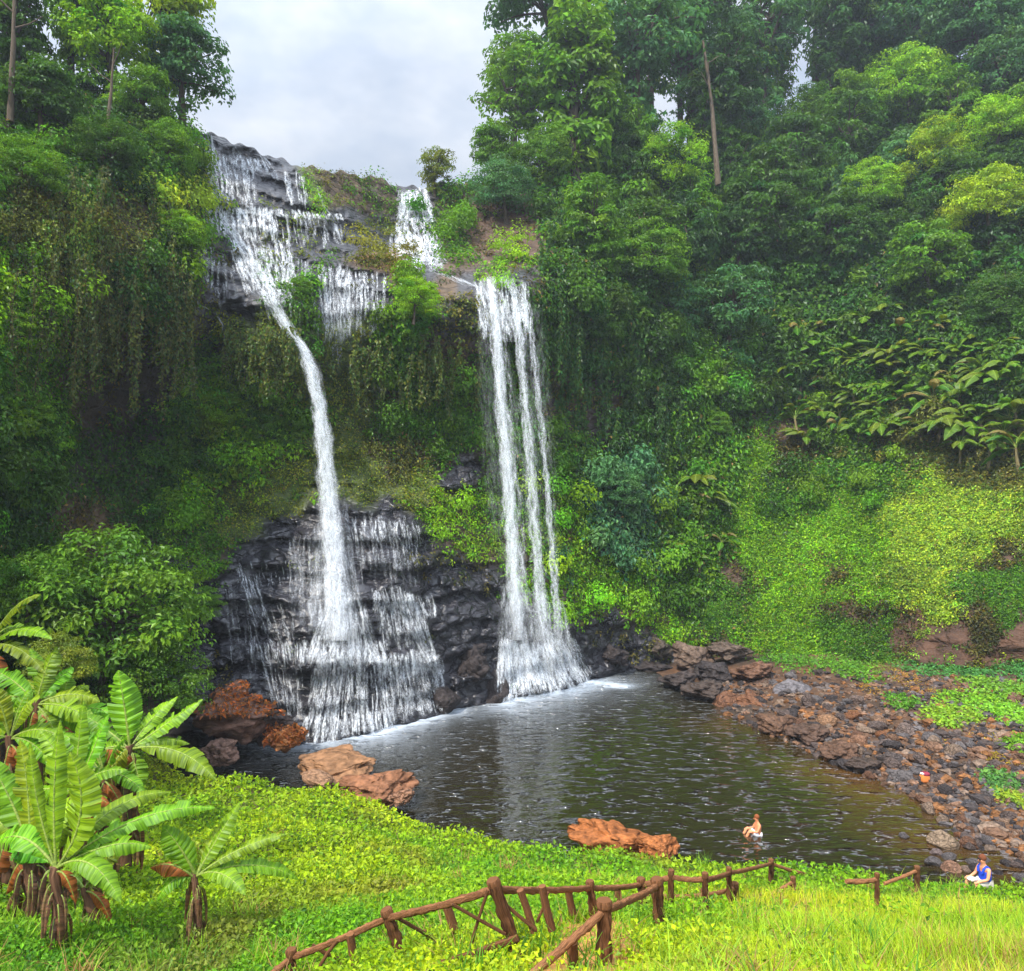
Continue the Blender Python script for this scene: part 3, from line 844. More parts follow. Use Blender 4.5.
# the trees one can point at
for a in [
    # left side of the gorge
    ('tall', 22, 20, 52, DK, 'tall dark tree with a pale straight trunk at the top left corner of the gorge', 'left'),
    ('round', 112, 40, 48, BG, 'bright green tree with a slim bare trunk above the hanging vines', 'left'),
    ('tall', 70, 5, 44, MD, 'mid green tall tree behind the slim trunked bright tree on the left', 'left'),
    ('round', 180, 62, 46, BL, 'bluish green dense tree that ends the wood left of the cascade lip', 'left'),
    ('round', 166, 4, 52, YL, 'yellowish tree crown leaning out against the sky on the left', 'left'),
    ('round', 40, 95, 40, DK, 'dark leafy tree low on the left slope under the pale straight trunk', 'left'),
    ('round', 140, 95, 30, MD, 'small round tree at the edge of the left rim below the yellowish crown', 'left'),
    ('dome', 170, 150, 30, MD, 'broad leaved pale shrub on the left rim beside the upper cascade', 'left'),
    ('dome', 110, 150, 34, DK, 'dark shrub over the brown hanging roots on the left wall', 'left'),
    ('dome', 22, 170, 36, MD, 'leafy shrub at the left picture edge above the hanging vines', 'left'),
    ('dome', 182, 235, 24, BG, 'light green bush hanging beside the middle ledge of the upper cascade', 'left'),
    ('dome', 16, 112, 15, DK, 'low bush round the foot of the pale straight trunk', 'left'),
    ('dome', 106, 156, 13, MD, 'low bush round the foot of the slim leaning trunk', 'left'),
    ('dome', 15, 330, 30, BG, 'bright green bush on the left wall above the banana plants', 'left'),
    ('dome', 30, 420, 30, MD, 'mid green bush on the left wall below the bright one', 'left'),
    ('dome', 198, 365, 15, MD, 'small dark bush at the roof edge of the shaded hollow', 'left'),
    # crest and right side
    ('airy', 434, 168, 20, OL, 'small spreading tree on the crest beside the far waterfall', 'crest'),
    ('airy', 512, 92, 46, MD, 'open tree with gaps of sky in its crown left of the vine covered giant', 'crest'),
    ('round', 492, 150, 28, MD, 'rounded tree on the crest under the open tree', 'crest'),
    ('dome', 507, 190, 34, BL, 'pale flowered large shrub hanging over the crest rocks', 'crest'),
    ('column', 575, 95, 72, MD, 'giant tree clothed in vines towering over the crest', 'crest'),
    ('round', 556, -8, 54, BL, 'high bluish crown behind the vine covered giant at the top of the picture', 'crest'),
    ('round', 590, 45, 32, BG, 'bright leafy crown lit beside the vine covered giant', 'crest'),
    ('airy', 634, 40, 60, BL, 'airy bluish tree right of the vine covered giant', 'crest'),
    ('airy', 690, 12, 52, BL, 'lofty thin crowned tree against the sky above the pale leaning trunk', 'crest'),
    ('tall', 715, 90, 48, BD, 'dark tall tree with a pale leaning trunk on the forest edge', 'forest'),
    ('dome', 668, 165, 40, BG, 'drooping light green bamboo like tree among the creepers', 'forest'),
    ('weep', 626, 130, 34, MD, 'weeping tree beneath the airy bluish tree', 'forest'),
    ('airy', 765, 30, 46, BL, 'open crowned tree with bright sky gaps at the top of the forest', 'forest'),
    ('tall', 830, 30, 48, BD, 'dark upright tree on the skyline above the round bright crowns', 'forest'),
    ('round', 905, 15, 46, BL, 'hazy tree on the skyline at the top right', 'forest'),
    ('round', 985, 20, 42, BL, 'hazy bluish tree in the top right corner of the forest', 'forest'),
    ('round', 532, 66, 40, MD, 'leafy tree wedged between the open tree and the vine covered giant', 'crest'),
    ('dome', 540, 160, 34, MD, 'round bush at the foot of the vine covered giant on the crest', 'crest'),
    ('dome', 911, 88, 40, BG, 'round bright green crown glowing in the upper right forest', 'forest'),
    ('dome', 996, 128, 34, BG, 'second round bright crown right of and below the largest bright one', 'forest'),
    ('round', 852, 110, 34, MD, 'mid green rounded crown left of the largest bright one', 'forest'),
    ('dome', 930, 155, 36, YL, 'yellow green slanting crown between the two round bright crowns', 'forest'),
    ('dome', 872, 190, 30, BG, 'small bright tree below the slanting yellow green crown', 'forest'),
    ('dome', 990, 205, 40, YL, 'yellow green slanting tree at the right picture edge', 'forest'),
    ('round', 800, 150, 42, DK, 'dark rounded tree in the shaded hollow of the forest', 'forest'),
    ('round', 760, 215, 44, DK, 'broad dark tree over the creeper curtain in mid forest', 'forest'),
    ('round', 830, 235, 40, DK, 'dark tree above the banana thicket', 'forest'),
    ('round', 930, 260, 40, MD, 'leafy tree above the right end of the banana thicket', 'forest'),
    ('tall', 700, 225, 40, MD, 'creeper hung tree below the pale leaning trunk', 'forest'),
    ('tall', 600, 225, 40, MD, 'vine draped tree below the vine covered giant', 'forest'),
    ('dome', 650, 260, 40, MD, 'bushy tree in the creepers right of the vine draped tree', 'forest'),
    ('dome', 1010, 300, 36, DK, 'dark bush at the right edge over the banana thicket', 'forest'),
    ('dome', 714, 424, 17, MD, 'small light green round tree standing out in front of the creeper wall', 'forest'),
    ('dome', 615, 490, 30, BL, 'blue green bush right of the long plunging fall', 'forest'),
    ('dome', 600, 325, 32, DK, 'dark bush on the wall right of the long fall lip', 'forest'),
    ('dome', 413, 300, 24, BG, 'bright bush on the rock rib between the two main falls', 'forest'),
    ('dome', 414, 335, 22, MD, 'darker bush under the bright one on the rock rib between the falls', 'forest'),
    ('dome', 225, 410, 26, BG, 'bright climbing bush beside the left fall below the shaded hollow', 'left'),
    ('dome', 262, 432, 24, MD, 'mid green bush just left of the left fall where it plunges', 'left'),
    ('dome', 300, 288, 12, MD, 'little green bush on the ledge between the upper cascade streams', 'left'),
]:
    kind, px, py, r, col, lab, grp = a
    nearer = -1.5 if (col in (BG, YL) and grp == 'forest') else 0.0
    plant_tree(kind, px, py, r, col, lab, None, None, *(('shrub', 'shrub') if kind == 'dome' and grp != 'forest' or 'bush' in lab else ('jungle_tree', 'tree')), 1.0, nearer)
# the big rounded bush by the banana plants, with its neighbours
plant_tree('dome', 105, 615, 92, (.11, .23, .018), 'huge rounded small leaved bush behind the banana plants', None, 30.0, 'shrub', 'shrub', 1.0)
plant_tree('dome', 150, 690, 52, (.10, .21, .018), 'lower bush in front of the huge rounded one beside the leaf strewn ledge', None, 29.0, 'shrub', 'shrub')
plant_tree('dome', 55, 665, 34, (.19, .25, .025), 'yellow green bush tucked between the huge bush and the banana plants', None, 25.0, 'shrub', 'shrub')
plant_tree('dome', 25, 590, 40, MD, 'mid green bush at the left edge behind the pale banana leaves', None, 27.0, 'shrub', 'shrub')
plant_tree('dome', 205, 605, 20, MD, 'low bush at the left end of the wet black rock', None, 38.0, 'shrub', 'shrub')

LAND = [('the round bright green crown', 911, 88), ('the second round bright crown', 996, 128), ('the slanting yellow green crown', 930, 160), ('the pale leaning trunk', 720, 130), ('the drooping bamboo like tree', 668, 165),
        ('the dark rounded tree in the hollow', 800, 150), ('the banana thicket', 870, 320), ('the vine covered giant', 575, 95)]
used = set()


def relation(px, py):
    best = sorted(LAND, key=lambda l: (l[1] - px) ** 2 + (l[2] - py) ** 2)
    for nm, lx, ly in best:
        dx, dy = px - lx, py - ly
        dist = math.hypot(dx, dy)
        far = 'just ' if dist < 55 else '' if dist < 95 else 'well '
        if abs(dx) > 1.8 * abs(dy): w = 'right of' if dx > 0 else 'left of'
        elif abs(dy) > 1.8 * abs(dx): w = 'below' if dy > 0 else 'above'
        else: w = ('below and ' if dy > 0 else 'above and ') + ('right of' if dx > 0 else 'left of')
        yield f'{far}{w} {nm}'


taken = []
for o in list(C.objects):
    if o.get('category') in ('tree', 'shrub'): taken.append((XC + o.location.x / o.location.y * F, 0))
k = 0
for row, (py, n) in enumerate([(10, 11), (62, 10), (120, 9), (180, 10), (240, 10), (300, 9)]):
    for i in range(n):
        px = 600 + (470 / n) * (i + .5 * (row % 2)) + R.uniform(-14, 14)
        y = py + R.uniform(-14, 14)
        if y > 270 and px > 770: continue
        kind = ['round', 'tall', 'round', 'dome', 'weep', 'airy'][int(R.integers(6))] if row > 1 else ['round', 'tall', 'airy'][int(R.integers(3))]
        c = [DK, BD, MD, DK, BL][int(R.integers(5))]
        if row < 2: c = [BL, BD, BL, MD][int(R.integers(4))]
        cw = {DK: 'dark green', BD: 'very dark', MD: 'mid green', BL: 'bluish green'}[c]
        kw = {'round': 'rounded tree', 'tall': 'upright tree', 'dome': 'bushy tree', 'weep': 'drooping tree', 'airy': 'thin crowned tree'}[kind]
        lab = None
        for rel in relation(px, y):
            q = f'{cw} {kw} {rel}'
            if q not in used and len(q.split()) <= 15: lab = q; break
        if lab is None:
            for near in ('with sky behind it', 'in the closed canopy', 'among the creepers', 'over the dark undergrowth', 'hemmed in by taller crowns'):
                lab = f'{cw} {kw} of the right forest {near}'
                if lab not in used: break
        used.add(lab)
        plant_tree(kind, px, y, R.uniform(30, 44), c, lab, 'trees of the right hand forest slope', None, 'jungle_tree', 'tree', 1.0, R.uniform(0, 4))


# bare pale trunks that show in front of the leaves
def bare_trunk(pts, d, w, label, col=(.12, .095, .07)):
    pp = np.array([P(x, y, d) for x, y in pts])
    base = pp[-1]
    mb = MB()
    n = 12
    t = np.linspace(0, 1, n); tt = np.linspace(0, 1, len(pp))
    q = np.stack([np.interp(t, tt, pp[:, k]) for k in range(3)], -1) - base
    r = w / F * d / 2
    mb.tube(q, np.linspace(r * .35, r * 1.15, n), 8, col, True, .25, int(pts[0][0]))
    e = empty('bare_trunk', base)
    tag(e, label, 'tree trunk')
    mb.build('trunk', M_BARK, e)
    m2 = MB()
    for k in range(3):
        a = q[int(2 + k)]; b = a + np.array([R.uniform(-1.5, 1.5), R.uniform(-.6, .6), R.uniform(.7, 1.6)])
        m2.tube(np.array([a, (a + b) / 2 + np.array([0, 0, -.1]), b]), [r * .35, r * .25, r * .12], 5, col, False)
    m2.build('branch', M_BARK, e)


bare_trunk([(16, -30), (13, 50), (10, 122)], 36.5, 6, 'pale straight tree trunk at the far left top')
bare_trunk([(114, 48), (111, 95), (102, 166)], 38.2, 4, 'slim grey trunk leaning over the left rim')
bare_trunk([(703, 40), (712, 105), (718, 185)], 72.5, 5, 'pale leaning trunk on the edge of the right forest')

# ------------------------------------------------------------------ banana plants
BANANA_G = np.array((.20, .37, .010))


def banana_leaf(mb, S, Ct, T, width, col, torn=.25, seed=0, n=26, droop=.25, face=None):  # seed may be any integer
    """one blade on a quadratic midrib from S over Ct to T, with torn wavy edges"""
    rg = np.random.default_rng(seed)
    S, Ct, T = map(np.asarray, (S, Ct, T))
    t = np.linspace(0, 1, n)[:, None]
    mid = (1 - t) ** 2 * S + 2 * t * (1 - t) * Ct + t * t * T
    tan = unit(np.gradient(mid, axis=0))
    ref = np.array([0, -.55, .85]) if face is None else np.asarray(face, float)
    side = unit(np.cross(tan, ref)); nor = unit(np.cross(side, tan))
    tt = t[:, 0]
    w = width / 2 * np.clip(np.sin(np.clip((tt - .10) / .90, 0, 1) * math.pi) ** .55, 0, 1)
    w = w * (1 - .55 * tt ** 5)
    w = np.where(tt < .10, .015 * width, w)
    V, Fc, uv, cc = [], [], [], []
    cols = np.broadcast_to(np.asarray(col), (n, 3))
    # edges: neighbouring strips may hang apart where the blade is torn
    length = np.linalg.norm(np.diff(mid, axis=0), axis=1).sum()
    for sgn in (-1, 1):
        sagA = droop * (1 + .4 * rg.normal())
        hang = 0.0
        for i in range(n - 1):
            if rg.random() < torn: hang = rg.uniform(-.15, .62)
            for k in (0, 1):
                j = i + k
                edge_in = rg.uniform(.78, .95) if (k == 1 and hang > .12) else 1.0
                for f in (0, .5, 1.0):
                    sag = -(sagA + hang) * f * f * w[j] + .12 * f * w[j] + .04 * w[j] * math.sin(j * 2.1 + seed)
                    V.append(mid[j] + side[j] * sgn * w[j] * f * edge_in * (1 - .25 * hang * f) + nor[j] * sag + tan[j] * f * w[j] * .30)
                    uv.append((f * sgn * width + 3 * seed, j / n * length))
                    shade = 1.0 + .06 * rg.normal()
                    cc.append(np.clip(cols[j] * shade * (1.35 if f == 0 else 1.0), 0, .9))
            b = len(V) - 6
            q = [[b, b + 1, b + 4, b + 3], [b + 1, b + 2, b + 5, b + 4]]
            Fc += q if sgn > 0 else [x[::-1] for x in q]
    mb.add(np.array(V), np.array(Fc), np.array(cc), np.array(uv))
    mb.tube(mid - nor * .006, np.linspace(.03, .006, n) * (width / .5) ** .5, 5, (.34, .44, .10), False)


def near_banana(base_px, base_py, top, leaves, dead, label, d=None, stem_px=14, hue=.9, col=BANANA_G, stemcol=(.13, .070, .042)):
    if d is None:
        b, d = gpt(base_px, base_py)
    else:
        b = P(base_px, base_py, d); b[2] = float(zg(b[0], b[1])) if b[1] < 29 else b[2]
    tp = P(top[0], top[1], d) - b
    e = empty('banana_plant', b)
    tag(e, label, 'banana plant')
    r = stem_px * .72 / F * d / 2
    t = np.linspace(0, 1, 10)[:, None]
    pts = t * tp + np.stack([.04 * np.sin(t[:, 0] * 4), .02 * np.cos(t[:, 0] * 5), 0 * t[:, 0]], -1)
    pts[0, 2] -= .25
    mb = MB(); mb.tube(pts, np.linspace(r * 1.25, r * .7, 10), 10, stemcol, True, .35, base_px)
    mb.build('stem', M_BARK, e)
    sh = MB()                                            # dry sheaths hanging round the stem
    rg = np.random.default_rng(base_px + 103)
    for k in range(13):
        a = rg.uniform(0, 6.28); z = rg.uniform(.25, 1.0)
        p0 = tp * z + np.array([math.cos(a), math.sin(a), 0]) * r * .9
        ln = rg.uniform(.3, .75) * np.linalg.norm(tp)
        p2 = p0 + np.array([math.cos(a) * rg.uniform(.5, 2.6) * r, math.sin(a) * rg.uniform(.5, 2.6) * r, -min(ln, p0[2] + .05)])
        p1 = p0 + np.array([math.cos(a) * r * 1.6, math.sin(a) * r * 1.6, .02])
        banana_leaf(sh, p0, p1, p2, rg.uniform(.7, 1.5) * r, np.array([(.17, .085, .05), (.11, .06, .04), (.24, .14, .08)][k % 3]), .5, k, 9, .8)
    sh.build('dry_sheaths', M_BANANA, e)
    for k, (cx, cy, tx, ty, wpx, dep) in enumerate(leaves):
        mb = MB()
        dz = dep * abs(tx - top[0]) / F * d * .6 + dep * .25
        S = tp * .97
        T = P(tx, ty, d + dz) - b; Ct = P(cx, cy, d + dz * .5) - b
        tint = np.array([1 + .18 * R.normal(), 1 + .08 * R.normal(), 1])
        banana_leaf(mb, S, Ct, T, wpx / F * d * .98, col * tint * hue * R.uniform(.8, 1.15), .42, base_px + 100 + k, 34)
        mb.build('leaf', M_BANANA, e)
    for k, (cx, cy, tx, ty, wpx) in enumerate(dead):
        mb = MB()
        S = tp * .93; T = P(tx, ty, d - .15) - b; Ct = P(cx, cy, d - .25) - b
        banana_leaf(mb, S, Ct, T, wpx / F * d, np.array((.36, .12, .035)), .6, k, 14, 1.0)
        mb.build('dead_leaf', M_BANANA, e)
    return e


near_banana(196, 948, (196, 874), [(259, 852, 299, 880, 19, .5), (222, 862, 246, 895, 20, -.7), (240, 842, 291, 833, 15, .3), (214, 842, 240, 802, 22, .6), (184, 850, 163, 826, 30, -.3), (172, 870, 157, 902, 18, -.3), (206, 850, 222, 822, 18, .8)],
            [(172, 856, 150, 868, 18)], 'young banana plant standing alone in the grass', None, 11)
near_banana(58, 950, (56, 866), [(92, 842, 121, 903, 27, -.6), (98, 815, 70, 752, 40, -.2), (140, 800, 216, 808, 24, .5), (118, 832, 152, 848, 22, .2), (110, 790, 172, 792, 22, .8), (20, 815, -12, 850, 30, .4), (32, 800, 30, 742, 16, .4), (50, 790, 60, 720, 24, .9)],
            [(66, 866, 76, 905, 14)], 'tall banana plant with a ragged brown stem at the lower left', None, 17)
near_banana(32, 920, (30, 850), [(-5, 800, -40, 830, 34, .3), (5, 830, 48, 862, 34, -.5), (15, 800, -15, 755, 34, .4), (50, 815, 92, 790, 30, .4), (30, 790, 20, 740, 26, .8)],
            [(12, 862, 6, 895, 20)], 'thick stemmed banana plant with shaggy sheaths left of the tall one', None, 22)
near_banana(98, 932, (84, 888), [(70, 862, 40, 880, 20, .4), (110, 855, 128, 838, 20, .5), (100, 860, 112, 880, 18, -.4)],
            [(100, 890, 112, 925, 12)], 'short leaning banana stem with a few leaves between the taller plants', None, 14)
near_banana(4, 900, (4, 842), [(-20, 800, -50, 830, 30, .3), (10, 790, 24, 760, 28, .3), (20, 822, 40, 842, 24, -.3)],
            [(0, 850, -4, 885, 16)], 'banana plant cut by the left picture edge near the bottom', None, 16)
near_banana(122, 850, (130, 745), [(126, 712, 118, 670, 34, .2), (160, 728, 203, 699, 22, .5), (150, 715, 178, 696, 18, .9), (182, 738, 217, 781, 26, -.4), (160, 732, 190, 744, 18, .4), (104, 738, 76, 772, 26, -.3), (136, 765, 141, 790, 22, -.8), (104, 725, 78, 712, 20, .5), (120, 745, 98, 795, 24, -.7)],
            [(110, 742, 92, 756, 22), (128, 752, 120, 774, 14)], 'banana plant with one big upright leaf in front of the huge bush', 17.5, 16)
near_banana(36, 870, (36, 700), [(15, 675, -14, 668, 24, .3), (44, 668, 57, 646, 24, .4), (58, 672, 74, 668, 22, .6), (72, 685, 100, 702, 24, .2), (66, 700, 94, 722, 24, -.3), (10, 700, -8, 745, 28, -.4), (30, 720, 20, 765, 24, -.6), (56, 720, 64, 768, 24, -.6), (20, 690, -25, 700, 26, .1), (46, 680, 30, 648, 20, .8), (80, 710, 105, 745, 22, .1)],
            [(30, 712, 30, 740, 16), (48, 712, 52, 735, 14)], 'leafy banana plant at the left edge below the bush', 19.5, 16)
def auto_leaves(tx, ty, n, rad, seed):
    rg = np.random.default_rng(seed); out = []
    for k in range(n):
        a = -math.pi / 2 + rg.uniform(-2.3, 2.3); ln = rad * rg.uniform(.7, 1.15)
        ex, ey = tx + math.cos(a) * ln, ty + math.sin(a) * ln * .85 + (12 if math.sin(a) > -.6 else 0)
        cx, cy = tx + math.cos(a) * ln * .5, ty + math.sin(a) * ln * .5 - rg.uniform(6, 20)
        out.append((cx, cy, ex, ey, rg.uniform(15, 23), rg.uniform(-.7, .9)))
    return out


near_banana(12, 850, (10, 735), auto_leaves(10, 735, 9, 62, 3), [(6, 750, 2, 785, 14), (20, 748, 26, 780, 12)], 'leafy banana plant half cut by the left edge above the shaggy one', 18.5, 13)
near_banana(62, 850, (60, 715), auto_leaves(60, 715, 8, 56, 5), [(66, 728, 72, 760, 12)], 'slender banana plant rising behind the clump in front of the yellow green bush', 21.0, 11)
near_banana(108, 860, (104, 772), auto_leaves(104, 772, 7, 58, 8), [(100, 790, 92, 818, 14), (114, 788, 124, 812, 12)], 'bushy banana plant between the upright leaf and the lone young plant', 16.5, 12)
near_banana(-14, 900, (-12, 640), auto_leaves(-12, 640, 8, 66, 12), [(-4, 650, 6, 690, 14)], 'banana plant at the left edge whose fronds hang into view over the others', 20.0, 12, .8)


near_banana(70, 890, (76, 790), [(60, 755, 40, 730, 24, .4), (95, 765, 128, 770, 22, .3), (92, 750, 108, 715, 22, .6), (52, 785, 18, 792, 24, .1), (98, 800, 122, 830, 22, -.2), (66, 815, 58, 850, 24, -.4), (76, 750, 84, 700, 20, .8)],
            [(86, 800, 96, 835, 18), (64, 800, 50, 832, 16), (90, 790, 112, 806, 14)], 'banana plant with hanging orange leaves in the middle of the clump', 15.5, 15)


def far_banana_mesh(seed, nl=11):
    rg = np.random.default_rng(seed)
    mb = MB()
    for k in range(nl):
        a = k * 2.4 + rg.uniform(-.3, .3); el = rg.uniform(.15, 1.25)
        ln = rg.uniform(1.9, 3.1)
        h = np.array([math.cos(a), math.sin(a), 0])
        S = np.array([0, 0, 1.1]); Ct = S + h * ln * .45 * math.cos(el) + np.array([0, 0, ln * .75 * math.sin(el) + .2]); T = S + h * ln * math.cos(el * .7) + np.array([0, 0, ln * (math.sin(el) - .55)])
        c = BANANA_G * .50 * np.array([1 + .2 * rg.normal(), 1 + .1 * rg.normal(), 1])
        if rg.random() < .07: c = np.array((.19, .15, .04))
        banana_leaf(mb, S, Ct, T, rg.uniform(.6, .95), c, .35, seed * 31 + k, 14, .35, (0, 0, 1))
    st = MB(); st.tube(np.array([(0, 0, -1.2), (.03, 0, .2), (0, .03, 1.15)]), [.15, .13, .09], 8, (.16, .13, .06), True, .2, seed)
    f = mb.mesh('leaves'); f.materials.append(M_BANANA)
    s = st.mesh('stem'); s.materials.append(M_BARK)
    return f, s


FB = [far_banana_mesh(s) for s in (1, 2, 3, 4)]
FBP = [(798, 322, 1.5), (815, 345, 1.5), (832, 318, 1.35), (845, 338, 1.5), (778, 345, 1.1), (800, 372, 1.1), (862, 315, 1.1), (880, 300, 1.2), (900, 325, 1.3), (925, 345, 1.2), (868, 352, 1.1), (890, 362, 1.1), (912, 372, 1.1), (940, 318, 1.2),
       (958, 350, 1.2), (975, 330, 1.2), (1000, 345, 1.2), (1018, 370, 1.2), (985, 372, 1.2), (960, 385, 1.15), (935, 392, 1.1), (905, 398, 1.0), (880, 392, 1.0), (855, 385, 1.0), (832, 380, 1.0), (1010, 405, 1.2), (980, 410, 1.1), (950, 420, 1.1), (920, 425, .95), (890, 420, .9),
       (870, 410, .85), (840, 405, .85), (1018, 440, 1.0), (990, 435, .9), (960, 440, .8), (700, 478, 1.1), (688, 492, 1.0), (712, 492, .95), (700, 555, .8), (680, 545, .8), (720, 535, .8), (690, 590, .7)]
FBP += [(780 + 243 * ((k * .618) % 1.0), 312 + 118 * ((k * .414 + .1 * math.sin(k)) % 1.0), .85 + .4 * ((k * .733) % 1.0)) for k in range(34)]
seen_b = {}
for i, (x, y, s) in enumerate(FBP):
    d = float(D(x, y + 16)) - .7
    b = P(x, y + 16 * s, d)
    e = empty('banana_plant', b + np.array([0, 0, -.5 * s]), R.uniform(0, 6.28)); q_ = s * R.uniform(.75, 1.1); e.scale = (q_, q_, q_); e.rotation_euler = (R.uniform(-.2, .2), R.uniform(-.2, .2), R.uniform(0, 6.28))
    size = 'tall' if s >= 1.35 else 'mid sized' if s > 1.0 else 'small'
    if 35 <= i < 42: where = f"{['upper', 'left', 'right', 'lowest', 'lower left', 'lower right', 'bottom'][i - 35]} banana plant of the group on the creeper wall right of the long fall"
    else:
        col_ = ['left end', 'left part', 'middle', 'right part', 'right end'][min(4, int((x - 770) / 51))]
        row_ = 'top' if y < 330 else 'upper half' if y < 365 else 'lower half' if y < 405 else 'bottom edge'
        where = f'{size} banana plant at the {row_} of the thicket, {col_}'
    tag(e, where, 'banana plant', 'banana plants on the right slope')
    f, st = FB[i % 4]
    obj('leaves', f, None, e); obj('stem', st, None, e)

# ------------------------------------------------------------------ falling water
class Falls:
    def __init__(s, gain=1.0): s.V, s.F, s.uv, s.e, s.d, s.n, s.gain = [], [], [], [], [], 0, gain

    def ribbon(s, path, dens=1.0, off=.18, free=None, jit=1.0, taper=True):
        """path: (px, py, width px[, distance]); follows the rock a little proud of it unless distances are given"""
        path = np.array([[*p, np.nan][:4] if len(p) == 3 else list(p) for p in path], float)
        y0, y1 = path[0, 1], path[-1, 1]
        n = max(6, int(abs(y1 - y0) / 3.0) + 2)
        t = np.linspace(0, 1, n); tt = (path[:, 1] - y0) / (y1 - y0 + 1e-6)
        px = np.interp(t, tt, path[:, 0]); py = y0 + (y1 - y0) * t; w = np.interp(t, tt, path[:, 2])
        px = px + jit * 1.1 * fbm(np.stack([py / 14, px * 0 + R.uniform(0, 900), py * 0], -1), 1, 3, 23) * np.clip(t * 6, 0, 1)
        w = w * (1 + .35 * fbm(np.stack([py / 11, px * 0 + R.uniform(0, 900), py * 0], -1), 1, 2, 29))
        if np.isnan(path[0, 3]): d = bil(DS, px, py) - off
        else: d = np.interp(t, tt, path[:, 3])
        if free: d = np.minimum(d, d[0] + free * t)
        c = P(px, py, d)
        seg = np.r_[0, np.cumsum(np.linalg.norm(np.diff(c, axis=0), axis=1))]
        wm = w / F * d
        side = np.array([1.0, 0, 0]); outw = np.array([0, -1.0, 0])
        us = np.linspace(-1, 1, 5)
        o = R.uniform(0, 90)
        V = c[:, None] + us[None, :, None] * wm[:, None, None] * .5 * side - (us ** 2)[None, :, None] * -.0 * outw + (1 - us ** 2)[None, :, None] * (wm[:, None, None] * .22 + .02) * outw
        uv = np.stack([o + us[None] * wm[:, None] * .5, np.repeat((o * 1.7 + seg)[:, None], 5, 1)], -1)
        ed = np.repeat((1 - us ** 2)[None] ** 1.3, n, 0)
        dd = np.full(n, dens * s.gain)
        if taper: dd = dd * np.clip(t / .06 + .3, 0, 1) * np.clip((1 - t) / .16 + .25, 0, 1)
        i = np.arange(n - 1)[:, None] * 5; j = np.arange(4)[None]
        s.F.append((np.stack([i + j, i + 5 + j, i + 5 + j + 1, i + j + 1], -1).reshape(-1, 4)) + s.n)
        s.V.append(V.reshape(-1, 3)); s.uv.append(uv.reshape(-1, 2)); s.e.append(ed.ravel()); s.d.append(np.repeat(dd, 5)); s.n += n * 5

    def veil(s, a0, a1, b0, b1, n, w=4, dens=1.0, ragged=.25, off=.2, lip=.03, d=None):
        """n strands between the lip a0-a1 and the foot b0-b1 (pixel points)"""
        for k in range(n):
            u = np.clip((k + R.uniform(-.4, .4)) / max(n - 1, 1), 0, 1)
            A = np.array(a0) * (1 - u) + np.array(a1) * u; B = np.array(b0) * (1 - u) + np.array(b1) * u
            jn = lambda x, sd: float(fbm(np.array([[x / 9.0, sd, 0.0]]), 1, 2, 37)[0])
            hgt_ = abs(b0[1] - a0[1])
            A = A + np.array([0, min(7.0, .16 * hgt_) * jn(A[0], a0[1])]); B = B + np.array([0, min(9.0, .14 * hgt_) * jn(B[0], b0[1] + 5)])
            t0 = R.uniform(0, lip) if R.random() < .7 else R.uniform(0, ragged); t1 = 1 - R.uniform(0, ragged)
            q0 = A + (B - A) * t0; q1 = A + (B - A) * t1
            ww = w * R.uniform(.5, 1.6)
            m = (q0 + q1) / 2 + np.array([R.normal() * 1.2, 0])
            if d is None: s.ribbon([(*q0, ww * .8), (*m, ww), (*q1, ww * 1.15)], dens * R.uniform(.6, 1.25), off + R.uniform(-.05, .12))
            else:
                dj = R.normal() * .25
                s.ribbon([(*q0, ww * .8, d[0] + dj), (*m, ww, (d[0] + d[1]) / 2 + dj), (*q1, ww * 1.15, d[1] + dj)], dens * R.uniform(.6, 1.25))

    def build(s, name, label):
        me = raw_mesh(name, np.vstack(s.V), np.vstack(s.F), True, {'edge': np.concatenate(s.e), 'dens': np.concatenate(s.d)}, np.vstack(s.uv))
        o = obj(name, me, M_FALL)
        return tag(o, label, 'waterfall', None, 'structure')


w = Falls(1.2)      # stepped cascade at the upper left
w.veil((202, 133), (212, 136), (206, 156), (216, 158), 6, 4, 1.5)
w.veil((232, 142), (238, 146), (235, 160), (242, 160), 4, 3.5, 1.3)
w.veil((205, 155), (228, 160), (210, 208), (234, 210), 13, 4, 1.4)
w.veil((232, 160), (252, 164), (240, 208), (256, 210), 9, 4, 1.1)
w.veil((258, 152), (266, 158), (270, 176), (280, 182), 3, 3, 1.0)
w.veil((282, 173), (288, 175), (290, 208), (296, 208), 4, 3, 1.3)
w.veil((296, 174), (302, 176), (301, 208), (308, 210), 4, 3, 1.2)
w.ribbon([(317, 186, 3), (323, 205, 3.5), (333, 218, 4), (342, 245, 3)], 1.3)
w.veil((205, 206), (275, 212), (210, 240), (278, 246), 46, 4, 1.6)
w.veil((203, 203), (340, 214), (206, 214), (342, 222), 46, 5, 1.6, .2)
w.veil((205, 152), (262, 160), (206, 166), (266, 174), 22, 4, 1.4, .2)
w.veil((280, 210), (336, 216), (284, 246), (344, 248), 15, 3.2, 1.0)
w.veil((203, 232), (212, 234), (205, 290), (214, 300), 6, 3, .9)
w.veil((225, 236), (290, 240), (250, 300), (300, 310), 40, 4, 1.2, .5)
for k in range(7):
    j = R.normal() * 3.4
    w.ribbon([(224 + j, 216, 3), (236 + j, 238, 6), (247 + j, 255, 5), (259 + j, 275, 6), (273 + j * .8, 302, 6), (288 + j * .6, 330, 7), (300 + j * .5, 345, 7)], 1.0, .25 + .08 * k, jit=4.5)
w.ribbon([(256, 268, 5), (266, 288, 8), (277, 308, 9), (289, 330, 11), (300, 345, 11)], .9, .3, jit=4.0)
